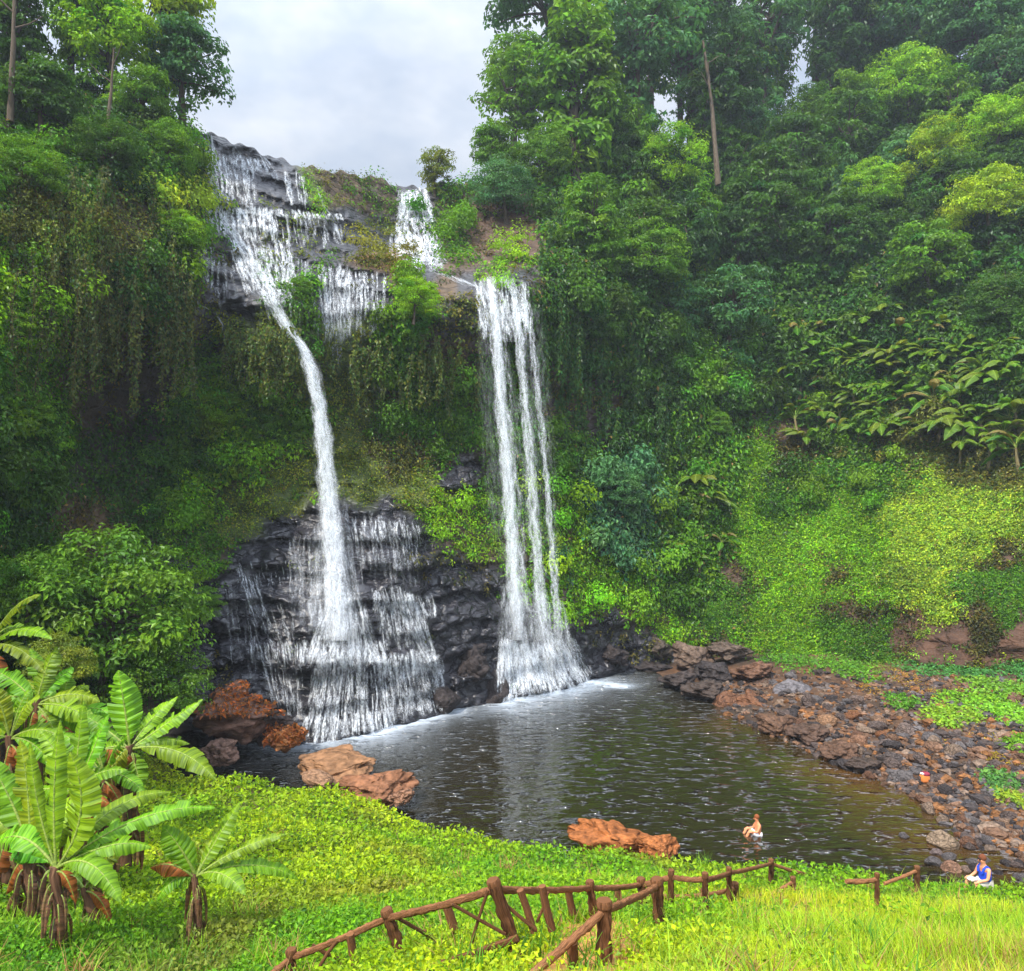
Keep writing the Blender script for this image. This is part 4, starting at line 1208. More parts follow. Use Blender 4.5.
w.veil((318, 262), (386, 272), (324, 345), (384, 345), 30, 4, 1.15, .45)
w.veil((330, 264), (350, 266), (322, 372), (350, 372), 9, 5, .8, .4)
w.veil((262, 250), (318, 262), (268, 330), (318, 345), 20, 3, .75, .6)
w.veil((190, 256), (198, 300), (192, 300), (202, 312), 3, 2.5, 1.0)
w.ribbon([(186, 255, 2.5), (189, 288, 3), (198, 304, 4), (214, 312, 4), (222, 322, 3), (226, 352, 2)], 1.3, .3)
w.veil((215, 250), (232, 250), (214, 330), (240, 335), 8, 2.6, .6, .6)
w.build('waterfall', 'stepped white cascade tumbling over the upper left rock ledges')

w = Falls(.85)      # left plunge and the rock fan below it
dl = lambda y: float(np.interp(y, [314, 345, 380, 440, 500, 560, 640], [42.6, 42.6, 42.5, 42.4, 42.0, 41.4, 40.2]))
path = [(279, 314), (290, 331), (301, 346), (312, 372), (318, 405), (323, 440), (327, 480), (331, 530), (334, 580), (337, 640)]
for k in range(16):
    j = R.normal() * 3.0; dj = R.normal() * .18
    w.ribbon([(x + j * (.4 + .9 * i / 9), y, 4 + i * 1.4, dl(y) + dj) for i, (x, y) in enumerate(path)], 1.25 * R.uniform(.4, 1.2), jit=4.0)
w.ribbon([(x, y, 11 + i * .6, dl(y) + .2) for i, (x, y) in enumerate(path[:6])], 1.6, jit=3.0)
w.veil((318, 490), (344, 490), (306, 645), (368, 645), 26, 7, .5, .35, .6, .3)
w.veil((318, 560), (350, 560), (308, 735), (372, 735), 20, 4, .9, .35, .5, .3)
w.veil((352, 512), (414, 516), (360, 585), (422, 590), 22, 4, .6, .4)
w.veil((290, 535), (318, 530), (292, 640), (320, 645), 12, 5, .6, .4)
w.veil((235, 560), (250, 560), (262, 640), (278, 645), 9, 3, .85, .5)
w.veil((246, 600), (288, 600), (262, 655), (300, 660), 12, 3, .7, .5)
w.veil((255, 640), (300, 640), (278, 730), (304, 738), 16, 3.4, .85, .4)
w.veil((225, 580), (250, 580), (235, 690), (262, 700), 9, 2.2, .5, .6)
w.veil((330, 598), (362, 600), (306, 668), (378, 668), 26, 6, 1.2, .3)
w.veil((316, 662), (384, 664), (302, 742), (390, 736), 40, 3.4, 1.4, .35)
w.veil((372, 585), (420, 590), (384, 655), (436, 660), 26, 4, 1.05, .35)
w.veil((392, 600), (418, 600), (432, 680), (446, 690), 12, 4, 1.0, .4)
w.veil((376, 650), (438, 652), (384, 724), (448, 708), 34, 4.2, 1.0, .35)
w.veil((306, 712), (390, 708), (300, 746), (396, 736), 36, 4, 1.6, .3)
w.veil((300, 640), (382, 642), (298, 668), (386, 668), 36, 4.5, 1.6, .3)
w.veil((352, 520), (418, 522), (354, 546), (424, 548), 22, 3.6, 1.1, .3)
w.veil((374, 590), (432, 594), (374, 616), (438, 620), 24, 3.6, 1.5, .3)
w.veil((378, 650), (440, 652), (378, 680), (444, 676), 26, 3.8, 1.4, .3)
w.veil((250, 640), (300, 640), (254, 664), (304, 664), 18, 3, 1.2, .3)
w.veil((236, 566), (300, 560), (240, 592), (304, 588), 18, 2.6, .8, .4)
w.veil((400, 690), (448, 690), (404, 722), (454, 716), 20, 4, 1.3, .3)
w.build('waterfall', 'left waterfall that plunges in one strand and fans over black rock')

w = Falls(.95)      # the fall in the far notch
w.veil((400, 187), (424, 187), (396, 232), (436, 235), 24, 6, 1.5, .25)
w.veil((396, 226), (434, 226), (402, 270), (448, 272), 30, 6, 1.5, .25)
w.veil((390, 232), (400, 234), (392, 262), (404, 266), 6, 3, 1.0, .4)
w.veil((420, 268), (448, 272), (470, 288), (492, 292), 7, 4, .9, .2)
w.build('waterfall', 'short white fall dropping through the notch on the crest')

w = Falls(1.0)      # the long free plunge on the right
dr = lambda y: float(np.interp(y, [277, 330, 450, 600, 700], [49.8, 48.9, 48.2, 47.5, 46.6]))
S1 = [(489, 279), (496, 320), (502, 400), (508, 470), (514, 550), (520, 640)]
S2 = [(512, 278), (519, 330), (526, 410), (532, 480), (538, 560), (544, 640)]
S3 = [(522, 280), (533, 350), (543, 430), (549, 500), (554, 570), (560, 650)]
for S, n, sp, wd, de in ((S1, 30, 4.4, 5, .9), (S2, 16, 2.2, 3.8, .85), (S3, 11, 1.8, 2.8, .75)):
    for k in range(n):
        j = R.normal() * sp; dj = R.normal() * .25
        a = int(R.integers(0, 2)) if k > n // 2 else 0
        w.ribbon([(x + j * (.55 + .09 * i), y, wd * (.8 + .14 * i), dr(y) + dj) for i, (x, y) in enumerate(S)][a:], de * R.uniform(.35, 1.0), jit=4.0)
w.veil((480, 300), (538, 300), (500, 600), (562, 600), 16, 12, .13, .5, d=(49.4, 47.6))
w.veil((476, 279), (526, 278), (484, 345), (532, 350), 30, 5, 1.25, .4, d=(50.0, 49.0))
w.veil((470, 281), (482, 281), (484, 300), (488, 320), 5, 3.5, 1.3, .3, d=(50.2, 49.6))
w.veil((504, 585), (545, 585), (498, 690), (560, 690), 22, 10, .4, .45, d=(47.8, 46.8))
w.veil((540, 590), (562, 600), (548, 690), (580, 690), 12, 7, .5, .35, d=(47.8, 47.2))
w.veil((502, 640), (560, 635), (498, 706), (592, 694), 54, 5.5, 1.4, .3, .5)
w.veil((555, 632), (572, 636), (574, 685), (598, 682), 12, 4, .8, .4, .4)
w.veil((500, 642), (530, 640), (498, 708), (548, 702), 24, 5, 1.5, .3, .7)
w.build('waterfall', 'long right waterfall dropping free into the pool in three strands')

# ------------------------------------------------------------------ stones
def ico(sub):
    import bmesh
    bm = bmesh.new(); bmesh.ops.create_icosphere(bm, subdivisions=sub, radius=1)
    bm.verts.ensure_lookup_table()
    V = np.array([v.co[:] for v in bm.verts]); Fc = np.array([[v.index for v in f.verts] for f in bm.faces])
    bm.free()
    return V, Fc


IV, IF = ico(4)
IV5, IF5 = ico(5)
IV3, IF3 = ico(2)


def rock_mesh(seed, rugged=.3, flat=.75, sub=4, cuts=9):
    rg = np.random.default_rng(seed)
    V, Fc = (IV, IF) if sub == 4 else (IV5, IF5)
    V = V.copy()
    for k in range(cuts):                                # broken faces
        n = unit(rg.normal(size=3)); h = rg.uniform(.55, .9)
        s = V @ n
        V = V - n * np.maximum(s - h, 0)[:, None] * .92
    r = 1 + rugged * fbm(V + seed * 3.1, .9, 4, seed) + rugged * .35 * fbm(V + seed, .28, 3, seed + 5)
    if sub == 5:
        wf, wi = worley(V * np.array([1, 1, 1.8]) + seed, .42, seed)
        r = r + .22 * (wi - .5) - .12 * wf + .06 * fbm(V + seed, .1, 3, seed + 8)
    V = V * r[:, None]; V[:, 2] *= flat
    col = np.ones((len(V), 3)) * (1 + .25 * fbm(V, .5, 3, seed + 9))[:, None]
    me = raw_mesh('rock', V, Fc, True, {'col': col})
    me.materials.append(M_ROCK)
    return me


ROCKS = [rock_mesh(s, .22, .72) for s in range(60, 68)]
LEDGES = [rock_mesh(s, .55, .6, 5, 16) for s in range(80, 85)]
GREY, BRN, DRK, RED, TAN = (.090, .078, .076), (.105, .052, .030), (.038, .031, .030), (.34, .12, .035), (.27, .165, .085)


def rock(px, py, wpx, hpx, col, label, d=None, fn=None, me=None, dep=1.0, rz=None, group=None, name='boulder'):
    """px, py is the middle of the visible stone"""
    if d is None:
        d = H * F / max(py + hpx * .4 - YH, 20) if fn is None else float(hit(fn, [px], [py + hpx * .35])[0])
    o = obj(name, me or ROCKS[int(R.integers(len(ROCKS)))], None, None, col)
    o.location = P(px, py, d + wpx * .2 / F * d)
    s = wpx / F * d / 2
    o.scale = (s, s * dep, hpx / F * d / 2 / .72)
    o.rotation_euler = (R.uniform(-.12, .12), R.uniform(-.12, .12), R.uniform(0, .7) if rz is None else rz)
    tag(o, label, 'rock', group)
    return o


rock(232, 712, 124, 76, (.13, .07, .05), 'long dark rock ledge strewn with orange dead leaves left of the falls', 35.5, None, LEDGES[0], .8, .1, name='rock_ledge')
rock(262, 722, 60, 50, (.055, .04, .035), 'dark undercut block below the leaf strewn ledge', 36.2, None, LEDGES[1], .8, .4, name='rock_ledge')
rock(284, 740, 48, 34, (.33, .13, .045), 'orange leaf covered boulder at the foot of the left fall', 34.8, None, LEDGES[4], .9)
rock(221, 757, 46, 34, (.17, .10, .075), 'grey brown rounded boulder beside the little green pond', 33.0, None, LEDGES[2], .9)
rock(336, 772, 100, 28, (.22, .115, .058), 'flat tan rock shelf with a puddle at the pool edge', 31.8, None, LEDGES[2], .9, .0, name='rock_ledge')
rock(372, 787, 92, 42, (.20, .09, .046), 'cracked reddish rock shelf sloping into the pool', 30.2, None, LEDGES[3], .9, .5, name='rock_ledge')
rock(400, 798, 30, 22, (.22, .115, .07), 'broken reddish rock at the outer tip of the shelf', 29.0, None, LEDGES[4], .9, .2)
rock(320, 780, 40, 16, (.25, .14, .08), 'low brown rock between the puddle and the grass', 30.6, None, ROCKS[3], 1.0)
rock(615, 842, 100, 60, (.26, .090, .028), 'rugged red clay rock standing at the near water edge', 26.2, None, LEDGES[1], .75, .15, name='rock_outcrop')
rock(655, 846, 50, 34, (.27, .095, .030), 'lower red clay lump joined to the right of the rugged one', 25.8, None, LEDGES[3], .8, .3, name='rock_outcrop')
# dark rocks along the far right shore
for a in [(470, 668, 52, 56, DRK, 'black wet rock buttress between the two falls', 46.0), (445, 700, 40, 30, DRK, 'black wet rock at the waterline right of the left fall', 44.5), (492, 690, 34, 40, DRK, 'black rock beside the foot of the long fall', 47.0),
          (610, 655, 48, 34, DRK, 'dark rock right of the foot of the long fall', 54.0), (650, 645, 60, 44, (.075, .058, .045), 'big dark rock with mossy top on the far shore', 57.0), (655, 668, 54, 24, DRK, 'low black rock at the waterline below the mossy topped one', 55.5),
          (690, 655, 50, 34, (.11, .075, .055), 'blocky brown black rock right of the mossy topped one', 54.5), (712, 672, 50, 32, DRK, 'dark rock in the middle of the far shore', 51.0), (730, 650, 44, 26, (.09, .065, .05), 'dark rounded block under the bright green slope', 54.0),
          (750, 672, 48, 26, (.11, .058, .036), 'brown rock behind the broad brown ledge', 50.0), (752, 704, 72, 32, (.14, .065, .035), 'broad brown rock ledge jutting into the pool', 45.5), (728, 706, 34, 28, (.13, .062, .035), 'brown knob at the pool end of the broad ledge', 46.0),
          (792, 690, 40, 20, (.11, .10, .105), 'slate grey block on top of the shore behind the brown ledge', 46.5), (785, 712, 40, 22, (.13, .08, .05), 'brown block at the right end of the broad ledge', 44.0), (830, 692, 56, 16, (.12, .095, .085), 'long low grey rock in the rubble above the shore', 45.5)]:
    rock(a[0], a[1], a[2], a[3], a[4], a[5], a[6], None, LEDGES[int(R.integers(5))] if a[2] > 40 else None, .9)
for a in [(772, 722, 44, 22, (.10, .055, .034), 'rugged brown bedrock hump right below the broad brown ledge'), (806, 733, 46, 22, (.075, .045, .032), 'dark brown bedrock edge at the water past the broad ledge'), (838, 752, 44, 20, (.09, .05, .032), 'brown bedrock shelf near the pool corner'), (866, 764, 40, 18, (.060, .042, .034), 'dark bedrock shelf between the pool corner and the black rock'),
          (820, 708, 52, 18, (.085, .055, .042), 'brown bedrock band under the long low grey rock'), (862, 732, 40, 16, (.12, .062, .036), 'reddish bedrock band in the upper rubble'), (700, 690, 50, 24, (.055, .04, .033), 'dark bedrock at the far water edge left of the broad ledge'), (676, 680, 44, 22, (.045, .035, .032), 'black bedrock at the waterline on the far shore'),
          (770, 682, 46, 20, (.085, .05, .034), 'brown bedrock step behind the broad ledge'), (812, 676, 46, 18, (.07, .05, .04), 'dark bedrock step under the green slope')]:
    rock(*a, H * F / (a[1] + a[3] * .35 - YH) * .985, None, LEDGES[int(R.integers(5))], 1.0)
# single stones one can point at on the shore
for a in [(905, 779, 30, 16, GREY, 'pale grey rock leaning into the water next to the orange bag', .4), (916, 774, 18, 14, GREY, 'upright grey stone behind the orange bag', 0), (890, 782, 9, 7, GREY, 'small pale stone in the water off the leaning grey rock', 0), (942, 841, 29, 20, (.19, .135, .09), 'biggest smooth brown boulder near the near shore', 0),
          (936, 853, 13, 9, (.15, .11, .10), 'small stone in front of the biggest smooth boulder', 0), (933, 862, 17, 11, GREY, 'grey flat stone between the boulder and the fence', 0), (950, 857, 15, 8, GREY, 'pale flat stone below the biggest smooth boulder', 0), (951, 868, 19, 14, (.20, .11, .07), 'reddish hollow stone near the seated man', 0),
          (966, 870, 12, 8, (.18, .12, .09), 'brown stone at the knees of the seated man', 0), (968, 805, 16, 12, (.07, .065, .07), 'dark slate boulder alone among the pale cobbles', 0), (905, 731, 18, 16, (.13, .095, .08), 'round brown grey boulder under the bright moss patch', 0), (904, 836, 12, 7, GREY, 'pale stone breaking the surface off the near shore', 0),
          (860, 742, 22, 14, (.19, .10, .06), 'reddish block in the rubble over the pool corner', 0), (890, 758, 26, 16, (.07, .055, .05), 'black rock at the water above the leaning grey rock', 0), (832, 748, 14, 12, (.10, .08, .075), 'dark angular block on the pool corner', 0), (828, 722, 22, 14, (.20, .11, .06), 'rusty brown rock above the pool corner', 0),
          (880, 722, 22, 14, (.16, .095, .06), 'brown rock left of the round brown grey boulder', 0), (990, 840, 16, 9, GREY, 'flat grey slab on the right shore above the seated man', 0), (1004, 822, 18, 8, (.19, .12, .08), 'flat brown slab at the right shore', 0), (855, 700, 20, 12, (.12, .085, .07), 'dark brown rock in the upper rubble', 0),
          (985, 860, 14, 7, GREY, 'grey stone in the outflow behind the seated man', 0), (1015, 865, 18, 8, (.080, .058, .050), 'wet stone in the outflow at the right edge', 0)]:
    rock(*a[:6], None, lambda x, y: np.maximum(zb(x, y), 0.0), None, .9, a[6])

# cobbles of the shore
cob = 0
tries = 0
lab_n = {}
while cob < 190 and tries < 4000:
    tries += 1
    px = R.uniform(780, 1030); py = R.uniform(690, 880)
    lim = np.interp(px, [780, 860, 925, 950, 975, 1030], [735, 772, 800, 835, 872, 885])
    top = np.interp(px, [780, 850, 900, 960, 1030], [690, 695, 722, 740, 745])
    if py > lim + 4 or py < top: continue
    w_ = R.uniform(6, 15) if R.random() < .75 else R.uniform(15, 23)
    c = [GREY, BRN, DRK, (.135, .075, .046), (.080, .058, .050), (.155, .066, .030), DRK, (.165, .115, .082)][int(R.integers(8))]
    cw = {GREY: 'grey', BRN: 'brown', DRK: 'dark', (.135, .075, .046): 'tan', (.080, .058, .050): 'grey brown', (.165, .115, .082): 'pale', (.155, .066, .030): 'rusty'}[c]
    zone = 'at the waterline' if py > lim - 14 else 'high on the shore below the moss' if py < top + 30 else 'in the middle of the stony shore'
    sz = 'large' if w_ > 15 else 'mid sized' if w_ > 10 else 'small'
    rock(px, py, w_, w_ * R.uniform(.45, .75), c, f'{sz} {cw} cobble {zone}', None, lambda x, y: np.maximum(zb(x, y), 0.0), None, R.uniform(.7, 1.0), R.uniform(0, 3), 'cobbles of the right shore', 'cobble')
    cob += 1


def gravel():
    n = 6500
    px = R.uniform(690, 1060, n); py = R.uniform(672, 890, n)
    lim = np.interp(px, [690, 780, 860, 925, 950, 975, 1060], [700, 742, 776, 806, 842, 876, 892])
    m = py < lim
    px, py = px[m], py[m]
    d = hit(lambda x, y: np.maximum(zb(x, y), -.05), px, py, 18, 70, 400)
    m = ~np.isnan(d)
    px, py, d = px[m], py[m], d[m]
    c = P(px, py, d); c[:, 2] = zb(c[:, 0], c[:, 1]) + .03
    V0, F0 = ico(1)
    k = len(c)
    s = np.exp(R.normal(-2.05, .42, k))[:, None, None] * R.uniform(.7, 1.3, (k, 1, 3)) * np.array([1.1, 1, .7])
    a = R.uniform(0, 6.28, k)
    V = V0[None] * (1 + .3 * R.normal(size=(k, len(V0), 1)).clip(-1, 1)) * s
    x = V[..., 0] * np.cos(a)[:, None] - V[..., 1] * np.sin(a)[:, None]; y = V[..., 0] * np.sin(a)[:, None] + V[..., 1] * np.cos(a)[:, None]
    V = np.stack([x, y, V[..., 2]], -1) + c[:, None]
    Fc = F0[None] + (np.arange(k) * len(V0))[:, None, None]
    pal = np.array([GREY, (.145, .10, .072), DRK, (.135, .075, .046), (.17, .075, .028), (.07, .052, .046)])
    col = pal[R.integers(0, 6, k)] * R.uniform(.7, 1.35, (k, 1))
    me = raw_mesh('gravel', V.reshape(-1, 3), Fc.reshape(-1, 3), False, {'col': np.repeat(col, len(V0), 0)})
    tag(obj('gravel', me, M_ROCK), 'small loose stones covering the right shore', 'gravel', None, 'stuff')


gravel()


def leaf_litter():
    """fallen orange leaves on the ledge and boulder at the left"""
    n = 1500
    px = np.concatenate([R.uniform(185, 285, n), R.uniform(262, 306, n // 3)]); py = np.concatenate([R.uniform(668, 716, n), R.uniform(724, 744, n // 3)])
    dep = bpy.context.evaluated_depsgraph_get(); dep.update()
    sc = bpy.context.scene
    cs, ns = [], []
    for x, y in zip(px, py):
        o = Vector((0, 0, H)); dr_ = (Vector(P(x, y, 10.0)) - o).normalized()
        ok, loc, nor, idx, ob, mw = sc.ray_cast(dep, o, dr_)
        if ok and ob.name.split('.')[0] in ('rock_ledge', 'boulder') and nor.z > .1: cs.append(loc + nor * .02); ns.append(nor)
    if not cs: return
    k = len(cs); c = np.array(cs); nn = unit(np.array(ns) + .35 * R.normal(size=(k, 3)))
    L = R.uniform(.14, .28, k)
    col = vary(np.array((.36, .12, .03)), k, .35, .15)
    tag(obj('leaf_litter', leaf_mesh('leaf_litter', c, nn, rand_dir(k), L, L * .5, col), M_LEAF), 'orange dead leaves scattered over the ledge left of the falls', 'leaf litter', None, 'stuff')


leaf_litter()

# ------------------------------------------------------------------ grass and ground cover of the near hillside and right bank
def scatter_ground(n, dmin, dmax, p=1.6, x0=-80, x1=1100):
    u = R.random(n)
    e = 1 - p
    d = (dmin ** e + u * (dmax ** e - dmin ** e)) ** (1 / e)
    px = R.uniform(x0, x1, n)
    x = (px - XC) / F * d
    return px, x, d


PATHXY = np.array([gpt(x, y)[0][:2] for x, y in ((575, 990), (585, 960), (598, 930))])


def on_path(x, y):
    p = np.stack([x, y], -1); best = np.full(len(x), 9.0)
    for a, b in zip(PATHXY[:-1], PATHXY[1:]):
        t = np.clip(((p - a) @ (b - a)) / ((b - a) @ (b - a)), 0, 1)
        best = np.minimum(best, np.linalg.norm(p - (a + t[:, None] * (b - a)), axis=1))
    return best < .62 + .12 * np.sin(x * 9 + y * 7)


def near_cover():
    px, x, y = scatter_ground(330000, 6.0, 36, 1.2)
    ye = np.interp(x, EDGE[:, 0], EDGE[:, 1])
    m = (y < ye + .9)
    # blades take over on the right and at the bottom left
    g = np.clip((px - 600) / 160, 0, 1) * np.clip((21.5 - y) / 2.5, 0, 1)
    g = np.maximum(g, np.clip((330 - px) / 120, 0, 1) * np.clip((13 - y) / 4, 0, 1))
    g = np.maximum(g, .55 * np.clip((14 - y) / 4, 0, 1))
    m &= R.random(len(x)) > g * .93
    m &= ~(on_path(x, y) & (R.random(len(x)) < .95))
    px, x, y, = px[m], x[m], y[m]
    z = zg(x, y)
    k = len(x)
    p = np.stack([x, y, z], -1)
    lump = fbm(p, 1.7, 3, 131)
    hgt = .08 + .5 * np.clip(lump + .30, 0, 1)
    c = p + np.stack([R.normal(size=k) * .05, R.normal(size=k) * .05, R.random(k) * hgt + .02], -1)
    nn = unit(R.normal(size=(k, 3)) * .75 + np.array([0, -.25, .9]))
    L = (.028 + .0042 * y) * R.uniform(.6, 1.5, k)
    warm = np.clip(.5 + 1.1 * fbm(p, 4.5, 3, 141), 0, 1)[:, None]
    base = np.array((.15, .34, .008)) * (1 - warm) + np.array((.38, .48, .010)) * warm
    dry = np.clip((fbm(p, 2.4, 3, 151) - .20) * 3.0, 0, 1)[:, None] * .55
    low = np.clip((330 - px) / 150, 0, 1)[:, None] * np.clip((17 - y) / 5, 0, 1)[:, None]
    base = base * (1 - low) + np.array((.12, .30, .012)) * low
    base = np.where(R.random((k, 1)) < .22, base * np.array([.45, .62, .8]), base)  # a share of darker leaves, shade of the gaps put into their colour
    base = base * (1 - dry) + np.array((.22, .15, .04)) * dry
    col = np.clip(base * (1 + .28 * R.normal(size=(k, 1)).clip(-2, 2)), .01, .8)
    o = obj('ground_cover', leaf_mesh('ground_cover', c, nn, rand_dir(k), L, L * R.uniform(.5, .75, k), col), M_GRASS)
    tag(o, 'bright yellow green leafy ground cover on the near hillside', 'ground cover', None, 'stuff')


near_cover()


def blades(name, x, y, fn, hgt, wid, col, label, lean=.5):
    k = len(x)
    p = np.stack([x, y, fn(x, y) - .03], -1)
    a = R.uniform(0, 6.28, k)
    h = np.stack([np.cos(a), np.sin(a), np.zeros(k)], -1)
    ln = lean * R.uniform(.2, 1.6, k)
    n = 4
    t = np.linspace(0, 1, n)
    ctr = p[:, None] + np.array([0, 0, 1.0])[None, None] * (hgt[:, None] * (t - .28 * ln[:, None].clip(0, 1.2) * t ** 2))[..., None] + h[:, None] * (hgt[:, None] * ln[:, None] * t ** 1.8)[..., None]
    b = a + math.pi / 2 + R.uniform(-.6, .6, k)
    sd = np.stack([np.cos(b), np.sin(b), np.zeros(k)], -1)
    wt = wid[:, None] * (1 - t ** 1.6) * .5 + .0008
    V = np.stack([ctr - sd[:, None] * wt[..., None], ctr + sd[:, None] * wt[..., None]], 2).reshape(-1, 3)
    i = (np.arange(k) * n * 2)[:, None, None]; j = np.arange(n - 1)[None, :, None] * 2
    Fc = (i + j + np.array([0, 1, 3, 2])[None, None]).reshape(-1, 4)
    me = raw_mesh(name, V, Fc, True, {'col': np.repeat(col, n * 2, 0)})
    return tag(obj(name, me, M_GRASS), label, 'grass', None, 'stuff')


def near_grass():
    px, x, y = scatter_ground(190000, 5.2, 26, 1.4)
    ye = np.interp(x, EDGE[:, 0], EDGE[:, 1])
    g = np.clip((px - 560) / 160, 0, 1) * np.clip((23 - y) / 2.5, 0, 1)
    g = np.maximum(g, np.clip((330 - px) / 120, 0, 1) * np.clip((15 - y) / 4, 0, 1))
    g = np.maximum(g, .55 * np.clip((19 - y) / 5, .35, 1))
    # trodden steps between the two handrails
    m = (R.random(len(x)) < g) & (y < ye + .3)
    bare = on_path(x, y)
    m &= ~(bare & (R.random(len(x)) < .85))
    px, x, y = px[m], x[m], y[m]
    k = len(x)
    p = np.stack([x, y, x * 0], -1)
    h = R.uniform(.16, .42, k) * (1 + .7 * fbm(p, 1.3, 2, 161)) * np.clip(.75 + (px - 600) / 900, .8, 1.35)
    warm = np.clip(.5 + 1.2 * fbm(p, 3.0, 3, 171), 0, 1)[:, None]
    base = np.array((.22, .42, .012)) * (1 - warm) + np.array((.54, .58, .018)) * warm
    low = np.clip((330 - px) / 150, 0, 1)[:, None]
    base = base * (1 - low) + np.array((.13, .32, .012)) * low
    base = np.where(R.random((k, 1)) < .2, base * np.array([.5, .65, .8]), base)
    dry = (R.random((k, 1)) < .07 + .5 * np.clip((px - 880) / 140, 0, 1)[:, None] * np.clip((11 - y) / 3, 0, 1)[:, None])
    base = np.where(dry, np.array((.40, .26, .08)), base)
    col = np.clip(base * (1 + .22 * R.normal(size=(k, 1)).clip(-2, 2)), .01, .8)
    blades('grass', x, y, zg, h, R.uniform(.007, .016, k), col, 'long bright grass on the near hillside')
    # taller weeds and dead stalks in tufts
    n = 520
    px, x, y = scatter_ground(n, 6.5, 25, 1.1)
    m = y < np.interp(x, EDGE[:, 0], EDGE[:, 1])
    m &= ~((np.abs(px - 560) < 130) & (y < 8.5))
    x, y = x[m], y[m]
    per = R.integers(10, 34, len(x)); ix = np.repeat(np.arange(len(x)), per); k = len(ix)
    kind = R.random(len(x))[ix]
    xx = x[ix] + R.normal(size=k) * .11; yy = y[ix] + R.normal(size=k) * .11
    base = np.where((kind < .22)[:, None], np.array((.34, .20, .07)), np.where((kind < .6)[:, None], np.array((.09, .24, .012)), np.array((.24, .40, .02))))
    blades('weeds', xx, yy, zg, R.uniform(.25, .62, k), R.uniform(.010, .026, k), np.clip(base * (1 + .25 * R.normal(size=(k, 1)).clip(-2, 2)), .01, .8), 'tufts of taller weeds and dead stalks in the grass', .75)


near_grass()


def bank_cover():
    n = 36000
    px = R.uniform(745, 1080, n); py = R.uniform(640, 840, n)
    dens = np.zeros(n); pal = np.zeros((n, 3)); size = np.full(n, .19)
    def blob(cx, cy, rx, ry, ang, c, dn=1.0, sz=.19):
        ca, sa = math.cos(ang), math.sin(ang)
        u = ((px - cx) * ca + (py - cy) * sa) / rx; v = (-(px - cx) * sa + (py - cy) * ca) / ry
        j = fbm(np.stack([px / 14, py / 9, px * 0], -1), 1, 3, 7)
        w = np.clip(1.5 - 1.5 * np.sqrt(u * u + v * v) + .7 * j, 0, 1) * dn
        r = w > dens
        dens[r] = w[r]; pal[r] = c; size[r] = sz
    blob(900, 655, 30, 12, .1, (.11, .26, .03)); blob(965, 668, 80, 14, .08, (.07, .22, .045), 1, .2); blob(1040, 672, 60, 16, 0, (.07, .22, .045), 1, .2)
    blob(1000, 690, 60, 12, .15, (.16, .32, .03)); blob(950, 718, 36, 13, .05, (.24, .40, .03)); blob(1010, 715, 50, 13, .25, (.20, .42, .03)); blob(860, 655, 30, 16, .3, (.12, .26, .03), .9)
    blob(880, 668, 26, 9, .5, (.16, .20, .03), .7, .12); blob(905, 678, 30, 7, .25, (.38, .24, .03), .9, .09); blob(925, 692, 26, 6, .2, (.42, .25, .03), .9, .09); blob(960, 688, 20, 6, .1, (.36, .22, .04), .7, .09); blob(1000, 738, 46, 8, .25, (.38, .26, .03), .8, .09)
    blob(1002, 785, 22, 13, .5, (.10, .24, .05)); blob(1012, 800, 20, 7, .3, (.26, .36, .03), .9); blob(890, 640, 20, 10, .2, (.09, .2, .03))
    blob(792, 662, 50, 11, .05, (.10, .25, .02)); blob(848, 668, 46, 12, .25, (.12, .28, .02)); blob(905, 705, 22, 8, .3, (.10, .25, .02), .8); blob(980, 702, 50, 10, .1, (.18, .36, .02)); blob(1020, 745, 30, 10, .2, (.16, .32, .02), .9); blob(935, 745, 16, 5, .3, (.30, .22, .02), .7, .1); blob(870, 690, 18, 5, .4, (.34, .2, .02), .7, .1); blob(1000, 760, 34, 6, .2, (.34, .24, .02), .6, .1)
    m = R.random(n) < dens
    d = hit(zb, px[m], py[m], 18, 75, 420)
    ok = ~np.isnan(d)
    pal = pal[m][ok]; size = size[m][ok]
    c0 = P(px[m][ok], py[m][ok], d[ok])
    per = 4; k = len(c0) * per
    ix = np.repeat(np.arange(len(c0)), per)
    c = c0[ix] + R.normal(size=(k, 3)) * np.array([.16, .16, .0]) + np.array([0, 0, 1.0]) * R.random((k, 1)) * (size[ix] * 1.4)[:, None]
    L = size[ix] * R.uniform(.6, 1.3, k)
    nn = unit(R.normal(size=(k, 3)) * .5 + np.array([0, -.3, 1]))
    col = vary(pal, len(pal), .2, .1)[ix] * (1 + .2 * R.normal(size=(k, 1)))
    tag(obj('ground_cover', leaf_mesh('bank_cover', c, nn, rand_dir(k), L, L * .65, np.clip(col, .01, .8)), M_GRASS), 'green and orange mossy ground cover above the stony shore', 'ground cover', None, 'stuff')


bank_cover()

# the bare clay of the steps between the handrails
def clay_path():
    pts = [(575, 985, .75), (590, 955, .7), (600, 925, .6), (560, 905, .5)]
    V = []
    for (x, y, w_) in pts:
        b, d = gpt(x, min(y, 999))
        for s in np.linspace(-1, 1, 7):
            xx = b[0] + s * w_; V.append((xx, b[1], float(zg(xx, b[1])) + .03))
    V = np.array(V); n = 7
    i = np.arange(len(pts) - 1)[:, None] * n; j = np.arange(n - 1)[None]
    Fc = np.stack([i + j, i + j + 1, i + n + j + 1, i + n + j], -1).reshape(-1, 4)
    me = raw_mesh('path', V, Fc, True, {'col': np.tile(np.array((.42, .20, .06)), (len(V), 1))})
    tag(obj('path', me, M_SOIL), 'bare orange clay steps between the wooden handrails', 'path', None, 'structure')


clay_path()

# ------------------------------------------------------------------ wooden handrails
WOODC = np.array((.165, .074, .034))


